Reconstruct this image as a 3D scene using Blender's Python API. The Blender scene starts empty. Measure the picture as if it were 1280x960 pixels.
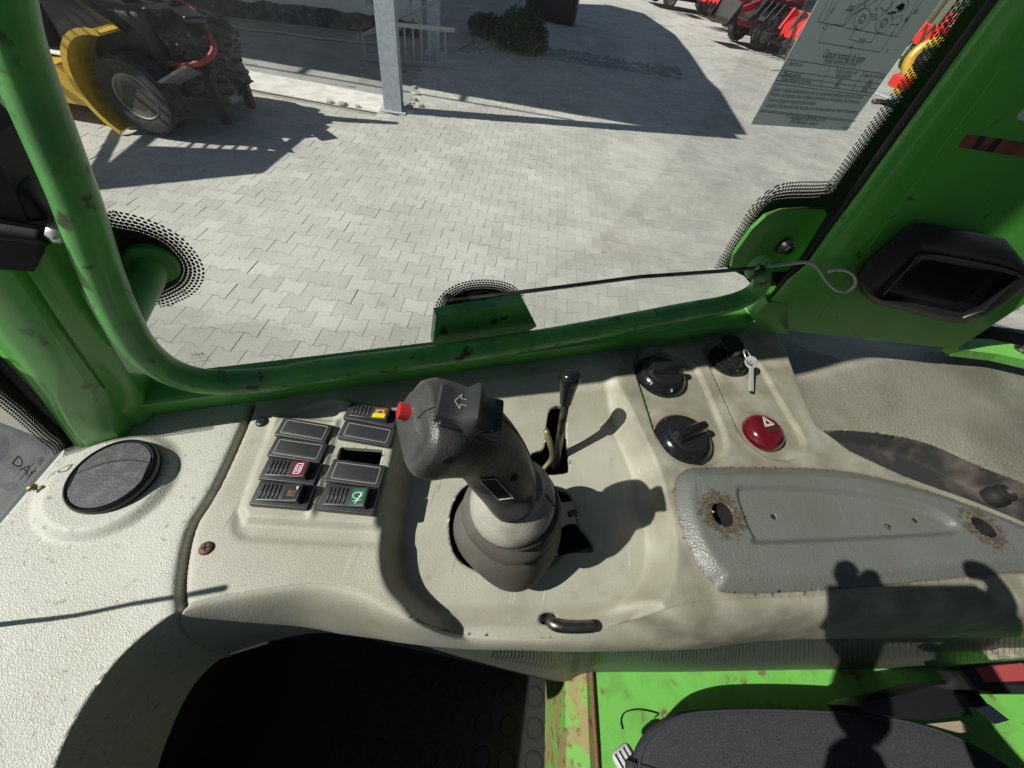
import bpy, bmesh, math, random
import numpy as np
from mathutils import Vector, Matrix
rnd = random.Random(7)
sc = bpy.context.scene
# ------------------------------------------------------------------ camera
CX, CY, FPX, CAMZ = 640.0, 480.0, 480.0, 2.2
_N = np.array([555 - CX, 860 - CY, FPX]); _D = _N / np.linalg.norm(_N)
_U = -_D; _F = np.array([0, 0, 1.0]); _Y = _F - (_F @ _U) * _U; _Y /= np.linalg.norm(_Y); _X = np.cross(_Y, _U)
RC = np.array([_X, _Y, _U])
cam_d = bpy.data.cameras.new('camera'); cam = bpy.data.objects.new('camera', cam_d); sc.collection.objects.link(cam)
cam_d.sensor_width = 36; cam_d.lens = FPX / 1280 * 36; cam_d.clip_start = 0.004; cam_d.clip_end = 600
r_, u_, b_ = RC @ np.array([1, 0, 0]), RC @ np.array([0, -1, 0]), RC @ np.array([0, 0, -1])
cam.matrix_world = Matrix(((r_[0], u_[0], b_[0], 0), (r_[1], u_[1], b_[1], 0), (r_[2], u_[2], b_[2], CAMZ), (0, 0, 0, 1)))
sc.camera = cam
# ------------------------------------------------------------------ sky, sun, exposure
SUN_AZ, SUN_EL = math.radians(-157), math.radians(45)
w = bpy.data.worlds.new('World'); sc.world = w; w.use_nodes = True
nt = w.node_tree; sky = nt.nodes.new('ShaderNodeTexSky'); sky.sky_type = 'NISHITA'; sky.sun_disc = False
sky.sun_elevation = SUN_EL; sky.sun_rotation = math.pi / 2 - SUN_AZ; sky.air_density = 1.0; sky.dust_density = .6
nt.links.new(sky.outputs[0], nt.nodes['Background'].inputs[0]); nt.nodes['Background'].inputs[1].default_value = 0.05
sun_d = bpy.data.lights.new('sun', 'SUN'); sun_d.energy = 5.0; sun_d.angle = math.radians(0.5); sun_d.color = (1, 0.965, 0.91)
sun = bpy.data.objects.new('sun', sun_d); sc.collection.objects.link(sun)
SUNV = Vector((math.cos(SUN_AZ) * math.cos(SUN_EL), math.sin(SUN_AZ) * math.cos(SUN_EL), math.sin(SUN_EL)))
sun.rotation_euler = SUNV.to_track_quat('Z', 'Y').to_euler(); sun.location = (0, 0, 30)
sc.view_settings.view_transform = 'Standard'; sc.view_settings.look = 'None'; sc.view_settings.gamma = 1
sc.view_settings.exposure = 0.4

# ------------------------------------------------------------------ geometry helpers
C0 = np.array([0, 0, CAMZ])
def ray(p): return RC @ np.array([(p[0] - CX) / FPX, (p[1] - CY) / FPX, 1.0])
def atz(p, z):                       # where the line of sight meets the height z
    r = ray(p); return C0 + r * ((z - CAMZ) / r[2])
def atn(p, n, d):                    # where it meets the upright plane n.P = d
    r = ray(p); return C0 + r * (d / (r @ n))
def atdepth(p, z): return C0 + ray(p) * z
A27 = math.radians(27)
S = np.array([math.cos(A27), math.sin(A27), 0]); N = np.array([-S[1], S[0], 0]); ZZ = np.array([0, 0, 1.0])
def win(p, d=.33): return atn(p, N, d)
def sn(s, n, z): return S * s + N * n + ZZ * z
def smooth_path(P, k=6, closed=False):
    P = [np.array(p, float) for p in P]; n = len(P); out = []
    for i in range(n if closed else n - 1):
        p0 = P[(i - 1) % n] if closed or i > 0 else 2 * P[0] - P[1]
        p1 = P[i]; p2 = P[(i + 1) % n]
        p3 = P[(i + 2) % n] if closed or i + 2 < n else 2 * P[-1] - P[-2]
        for j in range(k):
            t = j / k
            out.append(.5 * (2 * p1 + (p2 - p0) * t + (2 * p0 - 5 * p1 + 4 * p2 - p3) * t * t + (3 * p1 - p0 - 3 * p2 + p3) * t ** 3))
    if not closed: out.append(P[-1])
    return out
class MB:
    def __init__(s): s.v = []; s.f = []; s.m = []
    def add(s, v, f, mi=0):
        o = len(s.v); s.v += [tuple(map(float, q)) for q in v]; s.f += [tuple(i + o for i in q) for q in f]; s.m += [mi] * len(f); return s
    def box(s, c, e, X=(1, 0, 0), Y=(0, 1, 0), Z=(0, 0, 1), bev=0, mi=0):
        c = np.array(c, float); X, Y, Z = [np.array(a, float) for a in (X, Y, Z)]; hx, hy, hz = [a / 2 for a in e]
        if bev <= 0:
            v = [c + X * a * hx + Y * b * hy + Z * d * hz for a in (-1, 1) for b in (-1, 1) for d in (-1, 1)]
            return s.add(v, [(0, 1, 3, 2), (4, 6, 7, 5), (0, 4, 5, 1), (2, 3, 7, 6), (0, 2, 6, 4), (1, 5, 7, 3)], mi)
        b = min(bev, hx * .99, hy * .99, hz * .99); rings = []
        def ring(ex, ey, z, r):
            o = []
            for (sx, sy, a0) in ((1, 1, 0), (-1, 1, 1), (-1, -1, 2), (1, -1, 3)):
                for k in range(4):
                    a = (a0 + k / 3) * math.pi / 2
                    o.append(c + X * (sx * (ex - r) + r * math.cos(a)) + Y * (sy * (ey - r) + r * math.sin(a)) + Z * z)
            return o
        for k in range(4):
            a = k / 3 * math.pi / 2; rings.append(ring(hx - b + b * math.sin(a), hy - b + b * math.sin(a), -hz + b - b * math.cos(a), max(b * math.sin(a), 1e-5)))
        for k in range(4):
            a = math.pi / 2 - k / 3 * math.pi / 2; rings.append(ring(hx - b + b * math.sin(a), hy - b + b * math.sin(a), hz - b + b * math.cos(a), max(b * math.sin(a), 1e-5)))
        return s.loft(rings, mi=mi)
    def loft(s, rings, closed=True, caps=True, mi=0):
        n = len(rings[0]); v = [p for r in rings for p in r]; f = []
        for i in range(len(rings) - 1):
            for j in range(n if closed else n - 1):
                a = i * n + j; b = i * n + (j + 1) % n; f.append((a, b, b + n, a + n))
        if caps and closed: f += [tuple(range(n))[::-1], tuple(range((len(rings) - 1) * n, len(rings) * n))]
        return s.add(v, f, mi)
    def tube(s, P, r, seg=12, k=1, caps=True, mi=0):
        if k > 1: P = smooth_path(P, k)
        P = [np.array(p, float) for p in P]; n = len(P)
        if np.isscalar(r): R = [r] * n
        else: R = np.interp(np.linspace(0, 1, n), np.linspace(0, 1, len(r)), r)
        t0 = P[1] - P[0]; t0 /= np.linalg.norm(t0)
        u = np.cross(t0, [0, 0, 1]); u = u if np.linalg.norm(u) > 1e-3 else np.cross(t0, [1, 0, 0]); u /= np.linalg.norm(u); rings = []
        for i in range(n):
            t = P[min(i + 1, n - 1)] - P[max(i - 1, 0)]; t /= max(np.linalg.norm(t), 1e-9); u = u - (u @ t) * t; u /= np.linalg.norm(u); v = np.cross(t, u)
            rings.append([P[i] + R[i] * (math.cos(2 * math.pi * j / seg) * u + math.sin(2 * math.pi * j / seg) * v) for j in range(seg)])
        return s.loft(rings, caps=caps, mi=mi)
    def lathe(s, prof, c=(0, 0, 0), ax=(0, 0, 1), seg=32, ex=None, sx=1., sy=1., mi=0):
        c = np.array(c, float); ax = np.array(ax, float); ax /= np.linalg.norm(ax)
        ex = np.array(ex if ex is not None else ([1, 0, 0] if abs(ax[0]) < .9 else [0, 1, 0]), float); ex = ex - (ex @ ax) * ax; ex /= np.linalg.norm(ex); ey = np.cross(ax, ex)
        rings = [[c + ax * z + (ex * math.cos(2 * math.pi * j / seg) * sx + ey * math.sin(2 * math.pi * j / seg) * sy) * max(r, 1e-5) for j in range(seg)] for r, z in prof]
        return s.loft(rings, mi=mi)
    def prism(s, P, off, mi=0):
        P = [np.array(p, float) for p in P]; n = len(P); off = np.array(off, float)
        return s.add(P + [p + off for p in P], [tuple(range(n)), tuple(range(n, 2 * n))[::-1]] + [(i, i + n, (i + 1) % n + n, (i + 1) % n) for i in range(n)], mi)
ORIG = {}
def tag(o, label=None, cat=None, group=None, kind=None):
    if label: o['label'] = label
    if cat: o['category'] = cat
    if group: o['group'] = group
    if kind: o['kind'] = kind
    return o
def link(o): sc.collection.objects.link(o); return o
def thing(name, loc, label, cat, group=None, kind=None):
    o = link(bpy.data.objects.new(name, None)); o.location = loc; o.empty_display_size = .05
    ORIG[o] = np.array(loc, float); tag(o, label, cat, group, kind); return o
def mk(name, mb, mats, parent=None, smooth=False, label=None, cat=None, group=None, kind=None, local=False, fix=True, auto=None):
    v = np.array(mb.v, float)
    if parent is not None: o0 = ORIG[parent]
    else: o0 = (v.min(0) + v.max(0)) / 2; o0[2] = v[:, 2].min()
    if not local: v = v - o0
    me = bpy.data.meshes.new(name); me.from_pydata(v.tolist(), [], mb.f); 
    for m in (mats if isinstance(mats, (list, tuple)) else [mats]): me.materials.append(m)
    if any(mb.m): me.polygons.foreach_set('material_index', mb.m)
    if fix:
        bm = bmesh.new(); bm.from_mesh(me); bmesh.ops.recalc_face_normals(bm, faces=bm.faces); bm.to_mesh(me); bm.free()
    if smooth:
        me.polygons.foreach_set('use_smooth', [True] * len(me.polygons))
        if auto is not None: me.set_sharp_from_angle(angle=math.radians(auto))
    me.update(); o = link(bpy.data.objects.new(name, me))
    if parent is not None: o.parent = parent; ORIG[o] = ORIG[parent]
    elif not local: o.location = o0; ORIG[o] = o0
    else: ORIG[o] = np.zeros(3)
    tag(o, label, cat, group, kind); return o
def text_mb(txt, org, X, Y, size, extr=0.0, align='CENTER', mirror=False, width=None):
    c = bpy.data.curves.new('txt', 'FONT'); c.body = txt; c.size = 1; c.align_x = align; c.align_y = 'CENTER'; c.resolution_u = 2
    o = bpy.data.objects.new('txt', c); sc.collection.objects.link(o); dg = bpy.context.evaluated_depsgraph_get()
    me = bpy.data.meshes.new_from_object(o.evaluated_get(dg)); X, Y, org = [np.array(a, float) for a in (X, Y, org)]
    X = X / np.linalg.norm(X); Y = Y / np.linalg.norm(Y); k = size
    if mirror: X = -X
    xs = [v.co.x for v in me.vertices]; kx = k
    if width and xs: kx = width / max(max(xs) - min(xs), 1e-6)
    m = MB().add([org + X * v.co.x * kx + Y * v.co.y * k for v in me.vertices], [tuple(p.vertices) for p in me.polygons])
    bpy.data.objects.remove(o); bpy.data.curves.remove(c); bpy.data.meshes.remove(me); return m
def ribbon(mb, P, w, nrm, mi=0):
    P = [np.array(p, float) for p in P]; nrm = np.array(nrm, float)
    for a, b in zip(P[:-1], P[1:]):
        t = b - a; L = np.linalg.norm(t)
        if L < 1e-7: continue
        q = np.cross(nrm, t / L) * w / 2; e = t / L * w / 2
        mb.add([a - q - e, b - q + e, b + q + e, a + q - e], [(0, 1, 2, 3)], mi)
    return mb
# ------------------------------------------------------------------ materials
def new_mat(name):
    m = bpy.data.materials.new(name); m.use_nodes = True; return m, m.node_tree, m.node_tree.nodes['Principled BSDF']
def pm(name, col, rough=.5, metal=0, col2=None, ns=20, nlo=.45, nhi=.6, col3=None, ns3=60, lo3=.62, hi3=.7, bump=None, coat=0, spec=.5, emis=None, leather=None, scr=None, attr=None, attrcol=(.1, .07, .05), attr2=None, attrcol2=(.2, .2, .2)):
    m, t, b = new_mat(name); L = t.links.new
    tc = t.nodes.new('ShaderNodeTexCoord'); co = tc.outputs['Object']; cur = None
    def noise(scale, det=6, dist=0, vec=co):
        n = t.nodes.new('ShaderNodeTexNoise'); n.inputs['Scale'].default_value = scale; n.inputs['Detail'].default_value = det; n.inputs['Distortion'].default_value = dist; L(vec, n.inputs['Vector']); return n.outputs[0]
    def ramp(s, lo, hi):
        r = t.nodes.new('ShaderNodeMapRange'); r.inputs[1].default_value = lo; r.inputs[2].default_value = hi; L(s, r.inputs[0]); return r.outputs[0]
    def mix(f, a, c):
        x = t.nodes.new('ShaderNodeMix'); x.data_type = 'RGBA'; L(f, x.inputs[0])
        for v, i in ((a, 6), (c, 7)):
            if isinstance(v, tuple): x.inputs[i].default_value = (*v, 1)
            else: L(v, x.inputs[i])
        return x.outputs[2]
    cur = tuple(col)
    if col2: cur = mix(ramp(noise(ns), nlo, nhi), cur, tuple(col2))
    if col3: cur = mix(ramp(noise(ns3, 8, .3), lo3, hi3), cur, tuple(col3))
    if scr:
        mp = t.nodes.new('ShaderNodeMapping'); mp.inputs['Rotation'].default_value = (0, 0, .6); mp.inputs['Scale'].default_value = (scr[0], scr[0] * .04, scr[0]); L(co, mp.inputs[0])
        mp2 = t.nodes.new('ShaderNodeMapping'); mp2.inputs['Rotation'].default_value = (0, 0, -.9); mp2.inputs['Scale'].default_value = (scr[0], scr[0] * .05, scr[0]); L(co, mp2.inputs[0])
        cur = mix(ramp(noise(1, 3, 0, mp.outputs[0]), .66, .76), cur, tuple(scr[1])); cur = mix(ramp(noise(1, 3, 0, mp2.outputs[0]), .68, .78), cur, tuple(scr[2]))
    if attr2:
        a = t.nodes.new('ShaderNodeAttribute'); a.attribute_name = attr2; gm = t.nodes.new('ShaderNodeMath'); gm.operation = 'MULTIPLY'; L(a.outputs['Fac'], gm.inputs[0]); L(ramp(noise(30, 9), .05, .62), gm.inputs[1]); cur = mix(gm.outputs[0], cur, tuple(attrcol2))
    if attr:
        a = t.nodes.new('ShaderNodeAttribute'); a.attribute_name = attr; cur = mix(a.outputs['Fac'], cur, tuple(attrcol))
    if isinstance(cur, tuple): b.inputs['Base Color'].default_value = (*cur, 1)
    else: L(cur, b.inputs['Base Color'])
    b.inputs['Roughness'].default_value = rough; b.inputs['Metallic'].default_value = metal; b.inputs['Specular IOR Level'].default_value = spec
    b.inputs['Coat Weight'].default_value = coat; b.inputs['Coat Roughness'].default_value = .12
    if emis: b.inputs['Emission Color'].default_value = (*emis, 1); b.inputs['Emission Strength'].default_value = 1
    h = None
    def bmp(hs, st, dist, prev):
        q = t.nodes.new('ShaderNodeBump'); q.inputs['Strength'].default_value = st; q.inputs['Distance'].default_value = dist; L(hs, q.inputs['Height'])
        if prev: L(prev, q.inputs['Normal'])
        return q.outputs[0]
    if leather:
        sc_, st, dist = leather
        v = t.nodes.new('ShaderNodeTexVoronoi'); v.inputs['Scale'].default_value = sc_; v.feature = 'F1'; v.inputs['Randomness'].default_value = 1
        wv = t.nodes.new('ShaderNodeVectorMath'); wv.operation = 'ADD'; nn = t.nodes.new('ShaderNodeTexNoise'); nn.inputs['Scale'].default_value = sc_ * .6; L(co, nn.inputs['Vector'])
        ms = t.nodes.new('ShaderNodeVectorMath'); ms.operation = 'SCALE'; ms.inputs[3].default_value = .9 / sc_; L(nn.outputs[1], ms.inputs[0]); L(co, wv.inputs[0]); L(ms.outputs[0], wv.inputs[1]); L(wv.outputs[0], v.inputs['Vector'])
        h = bmp(v.outputs['Distance'], st, dist, h); h = bmp(noise(sc_ * .3, 5), st * .22, dist * 1.6, h)
    if bump: h = bmp(noise(bump[0], 8), bump[1], bump[2], h)
    if h: L(h, b.inputs['Normal'])
    return m
GREEN = dict(col=(.07, .34, .035), rough=.32, coat=.5)
M = {}
M['green'] = pm('green_paint', (.09, .37, .05), .38, col2=(.078, .30, .048), ns=9, nlo=.4, nhi=.65, col3=(.03, .06, .02), ns3=45, lo3=.66, hi3=.74, bump=(180, .12, .001), coat=.45)
M['green_worn'] = pm('worn_green_paint', (.085, .34, .058), .42, col2=(.06, .23, .055), ns=25, nlo=.4, nhi=.62, col3=(.035, .03, .015), ns3=70, lo3=.6, hi3=.68, bump=(160, .3, .001), coat=.2)
M['green_floor'] = pm('dirty_green_floor_paint', (.15, .44, .075), .55, col2=(.12, .33, .07), ns=22, nlo=.45, nhi=.7, col3=(.17, .11, .05), ns3=38, lo3=.6, hi3=.7, bump=(120, .3, .001))
M['rust'] = pm('rusty_edge_paint', (.24, .20, .075), .75, col2=(.13, .34, .05), ns=30, nlo=.48, nhi=.6, col3=(.13, .06, .03), ns3=75, lo3=.56, hi3=.68, bump=(300, .6, .001))
M['beige'] = pm('beige_grained_plastic', (.455, .44, .365), .5, col2=(.34, .325, .245), ns=11, nlo=.42, nhi=.72, col3=(.22, .19, .135), ns3=34, lo3=.62, hi3=.86, scr=(420, (.6, .59, .52), (.25, .23, .18)), leather=(950, .45, .0005), bump=(2200, .25, .0003), attr='wear_shade', attrcol=(.16, .12, .075), attr2='grime', attrcol2=(.2, .185, .135))
M['beige_left'] = pm('pale_grained_plastic', (.49, .48, .42), .48, col2=(.42, .405, .34), ns=8, nlo=.44, nhi=.72, col3=(.26, .235, .18), ns3=170, lo3=.60, hi3=.72, scr=(380, (.62, .61, .55), (.28, .26, .21)), leather=(880, .45, .0006), bump=(1700, .3, .0004), attr='wear_shade', attrcol=(.07, .06, .045))  # the dark attribute colour paints the seam's shade
M['leather'] = pm('brown_grey_grained_trim', (.2, .19, .15), .45, col2=(.13, .122, .09), ns=9, nlo=.4, nhi=.65, scr=(260, (.2, .19, .15), (.07, .065, .05)), leather=(300, .8, .0012), attr='wear_shade', attrcol=(.08, .06, .04))
M['pad'] = pm('grey_grained_vinyl', (.135, .14, .128), .4, scr=(420, (.2, .2, .19), (.08, .08, .07)), col2=(.13, .13, .115), ns=16, nlo=.4, nhi=.65, leather=(520, .45, .0008), attr='wear_shade', attrcol=(.085, .068, .048))
M['tray'] = pm('dirty_black_plastic', (.035, .034, .033), .42, col2=(.12, .10, .085), ns=22, nlo=.5, nhi=.72, bump=(200, .5, .001))
M['skirt'] = pm('dark_ribbed_trim', (.11, .115, .105), .5, col2=(.14, .145, .115), ns=6, nlo=.4, nhi=.7, bump=(700, .5, .0006))
M['black'] = pm('black_plastic', (.012, .012, .013), .38, bump=(900, .15, .0003))
M['switch'] = pm('grey_black_switch_plastic', (.028, .029, .031), .4, col2=(.045, .045, .045), ns=60, nlo=.5, nhi=.7, bump=(2500, .35, .0002))
M['vent'] = pm('dusty_vent_plastic', (.03, .031, .034), .5, col2=(.075, .075, .078), ns=160, nlo=.5, nhi=.68, leather=(500, .2, .0005), bump=(1200, .5, .0004))
M['gloss'] = pm('glossy_black_plastic', (.01, .01, .011), .16, bump=(600, .06, .0004))
M['rubber'] = pm('black_rubber', (.011, .011, .011), .6, bump=(300, .3, .0008))
M['void'] = pm('dark_cavity', (.008, .008, .008), .8)
M['grip'] = pm('worn_joystick_plastic', (.035, .034, .033), .4, col2=(.062, .06, .056), ns=35, nlo=.42, nhi=.68, leather=(900, .35, .0005), bump=(300, .25, .0006))
M['boot'] = pm('dusty_rubber_boot', (.075, .066, .054), .6, col2=(.11, .1, .085), ns=30, nlo=.4, nhi=.7, bump=(500, .4, .0006))
M['cap'] = pm('worn_grey_collar', (.34, .325, .275), .45, col2=(.22, .21, .18), ns=35, nlo=.42, nhi=.62, col3=(.07, .065, .06), ns3=25, lo3=.6, hi3=.75, leather=(900, .4, .0005))
M['red'] = pm('red_plastic', (.45, .03, .03), .3)
M['darkred'] = pm('dark_red_lens', (.10, .004, .009), .16, coat=.6)
M['maroon'] = pm('maroon_lens', (.16, .01, .03), .3)
M['glens'] = pm('green_lens', (.01, .11, .05), .3)
M['yellow_lens'] = pm('yellow_lens', (.75, .5, .01), .3)
M['brown_lens'] = pm('brown_lens', (.16, .06, .01), .3)
M['white'] = pm('white_print', (.75, .75, .75), .5)
M['print'] = pm('dark_print', (.015, .015, .016), .5)
M['frame_line'] = pm('pale_outline', (.4, .39, .36), .4)
M['metal'] = pm('bright_steel', (.62, .61, .58), .3, .55)
M['steel'] = pm('worn_dark_steel', (.2, .19, .17), .4, 1, col2=(.09, .07, .05), ns=60, nlo=.5, nhi=.65, bump=(500, .4, .0004))
M['rusty'] = pm('rusty_screw', (.12, .065, .04), .6, .3, bump=(900, .6, .0004))
M['olive'] = pm('tarnished_bracket', (.26, .24, .12), .45, .6)
M['fabric'] = pm('black_seat_fabric', (.022, .024, .028), .85, col2=(.062, .066, .074), ns=900, nlo=.48, nhi=.66, bump=(1500, .9, .0006))
M['stripe'] = pm('pale_grey_plastic', (.5, .5, .5), .45)
M['sticker'] = pm('grey_sticker_vinyl', (.74, .78, .76), .5, col2=(.78, .8, .79), ns=30)
def film_mat(name, col):
    m = bpy.data.materials.new(name); m.use_nodes = True; t = m.node_tree; t.nodes.clear(); o = t.nodes.new('ShaderNodeOutputMaterial')
    a = t.nodes.new('ShaderNodeBsdfDiffuse'); b = t.nodes.new('ShaderNodeBsdfTranslucent'); x = t.nodes.new('ShaderNodeMixShader'); x.inputs[0].default_value = .45
    for q in (a, b): q.inputs[0].default_value = (*col, 1)
    t.links.new(a.outputs[0], x.inputs[1]); t.links.new(b.outputs[0], x.inputs[2]); t.links.new(x.outputs[0], o.inputs[0]); return m
M['sticker'] = film_mat('thin_grey_sticker_film', (.82, .86, .84))
M['brown_tape'] = pm('brown_label', (.22, .075, .04), .35, col2=(.12, .05, .03), ns=60)
def cover_stone():
    m = pm('concrete_paver', (.47, .455, .405), .85, col2=(.40, .385, .345), ns=1.1, nlo=.4, nhi=.62, col3=(.20, .19, .17), ns3=3.7, lo3=.66, hi3=.8, bump=(160, .8, .004))
    t = m.node_tree; b = t.nodes['Principled BSDF']; L = t.links.new
    src = b.inputs['Base Color'].links[0].from_socket
    g = t.nodes.new('ShaderNodeNewGeometry'); r = t.nodes.new('ShaderNodeMapRange'); r.inputs[3].default_value = .9; r.inputs[4].default_value = 1.08; L(g.outputs['Random Per Island'], r.inputs[0])
    oi = t.nodes.new('ShaderNodeObjectInfo'); r2 = t.nodes.new('ShaderNodeMapRange'); r2.inputs[3].default_value = .9; r2.inputs[4].default_value = 1.08; L(oi.outputs['Random'], r2.inputs[0])
    n = t.nodes.new('ShaderNodeTexNoise'); n.inputs['Scale'].default_value = 220; n.inputs['Detail'].default_value = 3; L(g.outputs['Position'], n.inputs['Vector'])
    r3 = t.nodes.new('ShaderNodeMapRange'); r3.inputs[1].default_value = .3; r3.inputs[2].default_value = .7; r3.inputs[3].default_value = .62; r3.inputs[4].default_value = 1.32; L(n.outputs[0], r3.inputs[0])
    cur = src
    for s_ in (r.outputs[0], r2.outputs[0], r3.outputs[0]):
        x = t.nodes.new('ShaderNodeVectorMath'); x.operation = 'SCALE'; L(cur, x.inputs[0]); L(s_, x.inputs[3]); cur = x.outputs[0]
    for sc_, lo, hi, c_ in ((5.5, .70, .76, (.16, .15, .13)), (.55, .58, .74, (.33, .34, .27)), (14, .74, .78, (.11, .10, .09))):
        n4 = t.nodes.new('ShaderNodeTexNoise'); n4.inputs['Scale'].default_value = sc_; n4.inputs['Detail'].default_value = 6; n4.inputs['Distortion'].default_value = .5; L(g.outputs['Position'], n4.inputs['Vector'])
        r4 = t.nodes.new('ShaderNodeMapRange'); r4.inputs[1].default_value = lo; r4.inputs[2].default_value = hi; L(n4.outputs[0], r4.inputs[0])
        x4 = t.nodes.new('ShaderNodeMix'); x4.data_type = 'RGBA'; L(r4.outputs[0], x4.inputs[0]); L(cur, x4.inputs[6]); x4.inputs[7].default_value = (*c_, 1); cur = x4.outputs[2]
    L(cur, b.inputs['Base Color'])
    # the big stains follow the yard, not each stone
    for nd in t.nodes:
        if nd.bl_idname == 'ShaderNodeTexNoise' and nd.inputs['Scale'].default_value < 200: L(g.outputs['Position'], nd.inputs['Vector'])
    return m
M['paver'] = cover_stone()
M['yard'] = pm('far_yard_paving', (.47, .455, .405), .9, col2=(.40, .385, .345), ns=.35, nlo=.4, nhi=.62, col3=(.24, .22, .19), ns3=1.6, lo3=.55, hi3=.72, bump=(90, .5, .004))
M['joint'] = pm('sandy_joint', (.25, .235, .20), .95, bump=(150, .6, .004))
M['concrete'] = pm('canopy_floor_concrete', (.3, .3, .28), .85, col2=(.22, .22, .21), ns=1.4, nlo=.4, nhi=.65, col3=(.15, .13, .1), ns3=5, lo3=.6, hi3=.72, bump=(60, .5, .005))
M['kerb'] = pm('pale_concrete_kerb', (.62, .6, .55), .85, col2=(.52, .49, .43), ns=6, bump=(60, .5, .005))
M['wall'] = pm('stained_rendered_wall', (.75, .73, .67), .9, col2=(.6, .56, .46), ns=1.3, nlo=.42, nhi=.62, col3=(.12, .11, .1), ns3=2.2, lo3=.58, hi3=.66, bump=(40, .4, .01))
M['galv'] = pm('galvanised_steel', (.48, .52, .56), .45, .2, col2=(.4, .44, .48), ns=20, bump=(60, .1, .001))
M['alu'] = pm('ladder_aluminium', (.42, .43, .44), .4, .6)
M['yellow'] = pm('yellow_machine_paint', (.62, .40, .03), .35, col2=(.5, .32, .03), ns=8, coat=.3)
M['machine_black'] = pm('machine_black', (.007, .007, .007), .5, bump=(40, .3, .01))
M['tyre'] = pm('dusty_tyre_rubber', (.022, .021, .02), .8, col2=(.045, .042, .038), ns=12, bump=(80, .6, .01))
M['rim'] = pm('grey_wheel_rim', (.35, .33, .29), .5)
M['film'] = pm('black_stretch_film', (.006, .006, .007), .14, bump=(18, .9, .02))
M['strap'] = pm('red_strap', (.35, .03, .03), .5)
M['greyplate'] = pm('grey_steel_plate', (.22, .23, .24), .5, col2=(.16, .16, .17), ns=6)
M['mred'] = pm('red_machine_paint', (.8, .03, .025), .35, coat=.3)
M['mcrimson'] = pm('crimson_machine_paint', (.5, .012, .05), .3, coat=.4)
M['carpaint'] = pm('dark_car_paint', (.012, .013, .016), .15, coat=1)
M['hood'] = pm('dusty_black_bonnet', (.03, .034, .038), .42, col2=(.055, .058, .06), ns=25, nlo=.4, nhi=.7)
M['leaf'] = pm('dark_bush_leaf', (.05, .085, .025), .6, col2=(.07, .11, .03), ns=5)
M['bark'] = pm('bark', (.08, .06, .04), .9)
M['grass'] = pm('dry_grass', (.13, .13, .07), .9, col2=(.2, .19, .12), ns=2)
M['skin'] = pm('skin', (.5, .3, .21), .5)
M['cloth'] = pm('dark_sleeve_cloth', (.03, .035, .05), .8)
def glass_mat(name, dust, refl=.35):
    m = bpy.data.materials.new(name); m.use_nodes = True; t = m.node_tree; t.nodes.clear(); L = t.links.new
    o = t.nodes.new('ShaderNodeOutputMaterial'); tr = t.nodes.new('ShaderNodeBsdfTransparent'); tr.inputs[0].default_value = (.94, .955, .945, 1)
    gl = t.nodes.new('ShaderNodeBsdfGlossy'); gl.inputs['Roughness'].default_value = .02; fr = t.nodes.new('ShaderNodeFresnel'); fr.inputs[0].default_value = 1.45
    k = t.nodes.new('ShaderNodeMath'); k.operation = 'MULTIPLY'; k.inputs[1].default_value = refl; L(fr.outputs[0], k.inputs[0])
    a = t.nodes.new('ShaderNodeMixShader'); L(k.outputs[0], a.inputs[0]); L(tr.outputs[0], a.inputs[1]); L(gl.outputs[0], a.inputs[2])
    df = t.nodes.new('ShaderNodeBsdfDiffuse'); df.inputs[0].default_value = (.75, .74, .7, 1); tl = t.nodes.new('ShaderNodeBsdfTranslucent'); tl.inputs[0].default_value = (.75, .74, .7, 1)
    ds = t.nodes.new('ShaderNodeMixShader'); L(df.outputs[0], ds.inputs[1]); L(tl.outputs[0], ds.inputs[2])
    tc = t.nodes.new('ShaderNodeTexCoord'); n = t.nodes.new('ShaderNodeTexNoise'); n.inputs['Scale'].default_value = 9; n.inputs['Detail'].default_value = 8; n.inputs['Distortion'].default_value = .8; L(tc.outputs['Object'], n.inputs[0])
    r = t.nodes.new('ShaderNodeMapRange'); r.inputs[1].default_value = .42; r.inputs[2].default_value = .75; r.inputs[3].default_value = dust * .25; r.inputs[4].default_value = dust; L(n.outputs[0], r.inputs[0])
    n2 = t.nodes.new('ShaderNodeTexNoise'); n2.inputs['Scale'].default_value = 420; n2.inputs['Detail'].default_value = 1; L(tc.outputs['Object'], n2.inputs[0])
    r2 = t.nodes.new('ShaderNodeMapRange'); r2.inputs[1].default_value = .70; r2.inputs[2].default_value = .76; r2.inputs[4].default_value = dust * 2.5; L(n2.outputs[0], r2.inputs[0])
    ad = t.nodes.new('ShaderNodeMath'); ad.operation = 'ADD'; L(r.outputs[0], ad.inputs[0]); L(r2.outputs[0], ad.inputs[1])
    b = t.nodes.new('ShaderNodeMixShader'); L(ad.outputs[0], b.inputs[0]); L(a.outputs[0], b.inputs[1]); L(ds.outputs[0], b.inputs[2]); L(b.outputs[0], o.inputs[0]); return m
M['glass'] = glass_mat('dusty_window_glass', .065, .25)
M['glass2'] = glass_mat('windscreen_glass', .03, .1)
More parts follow.
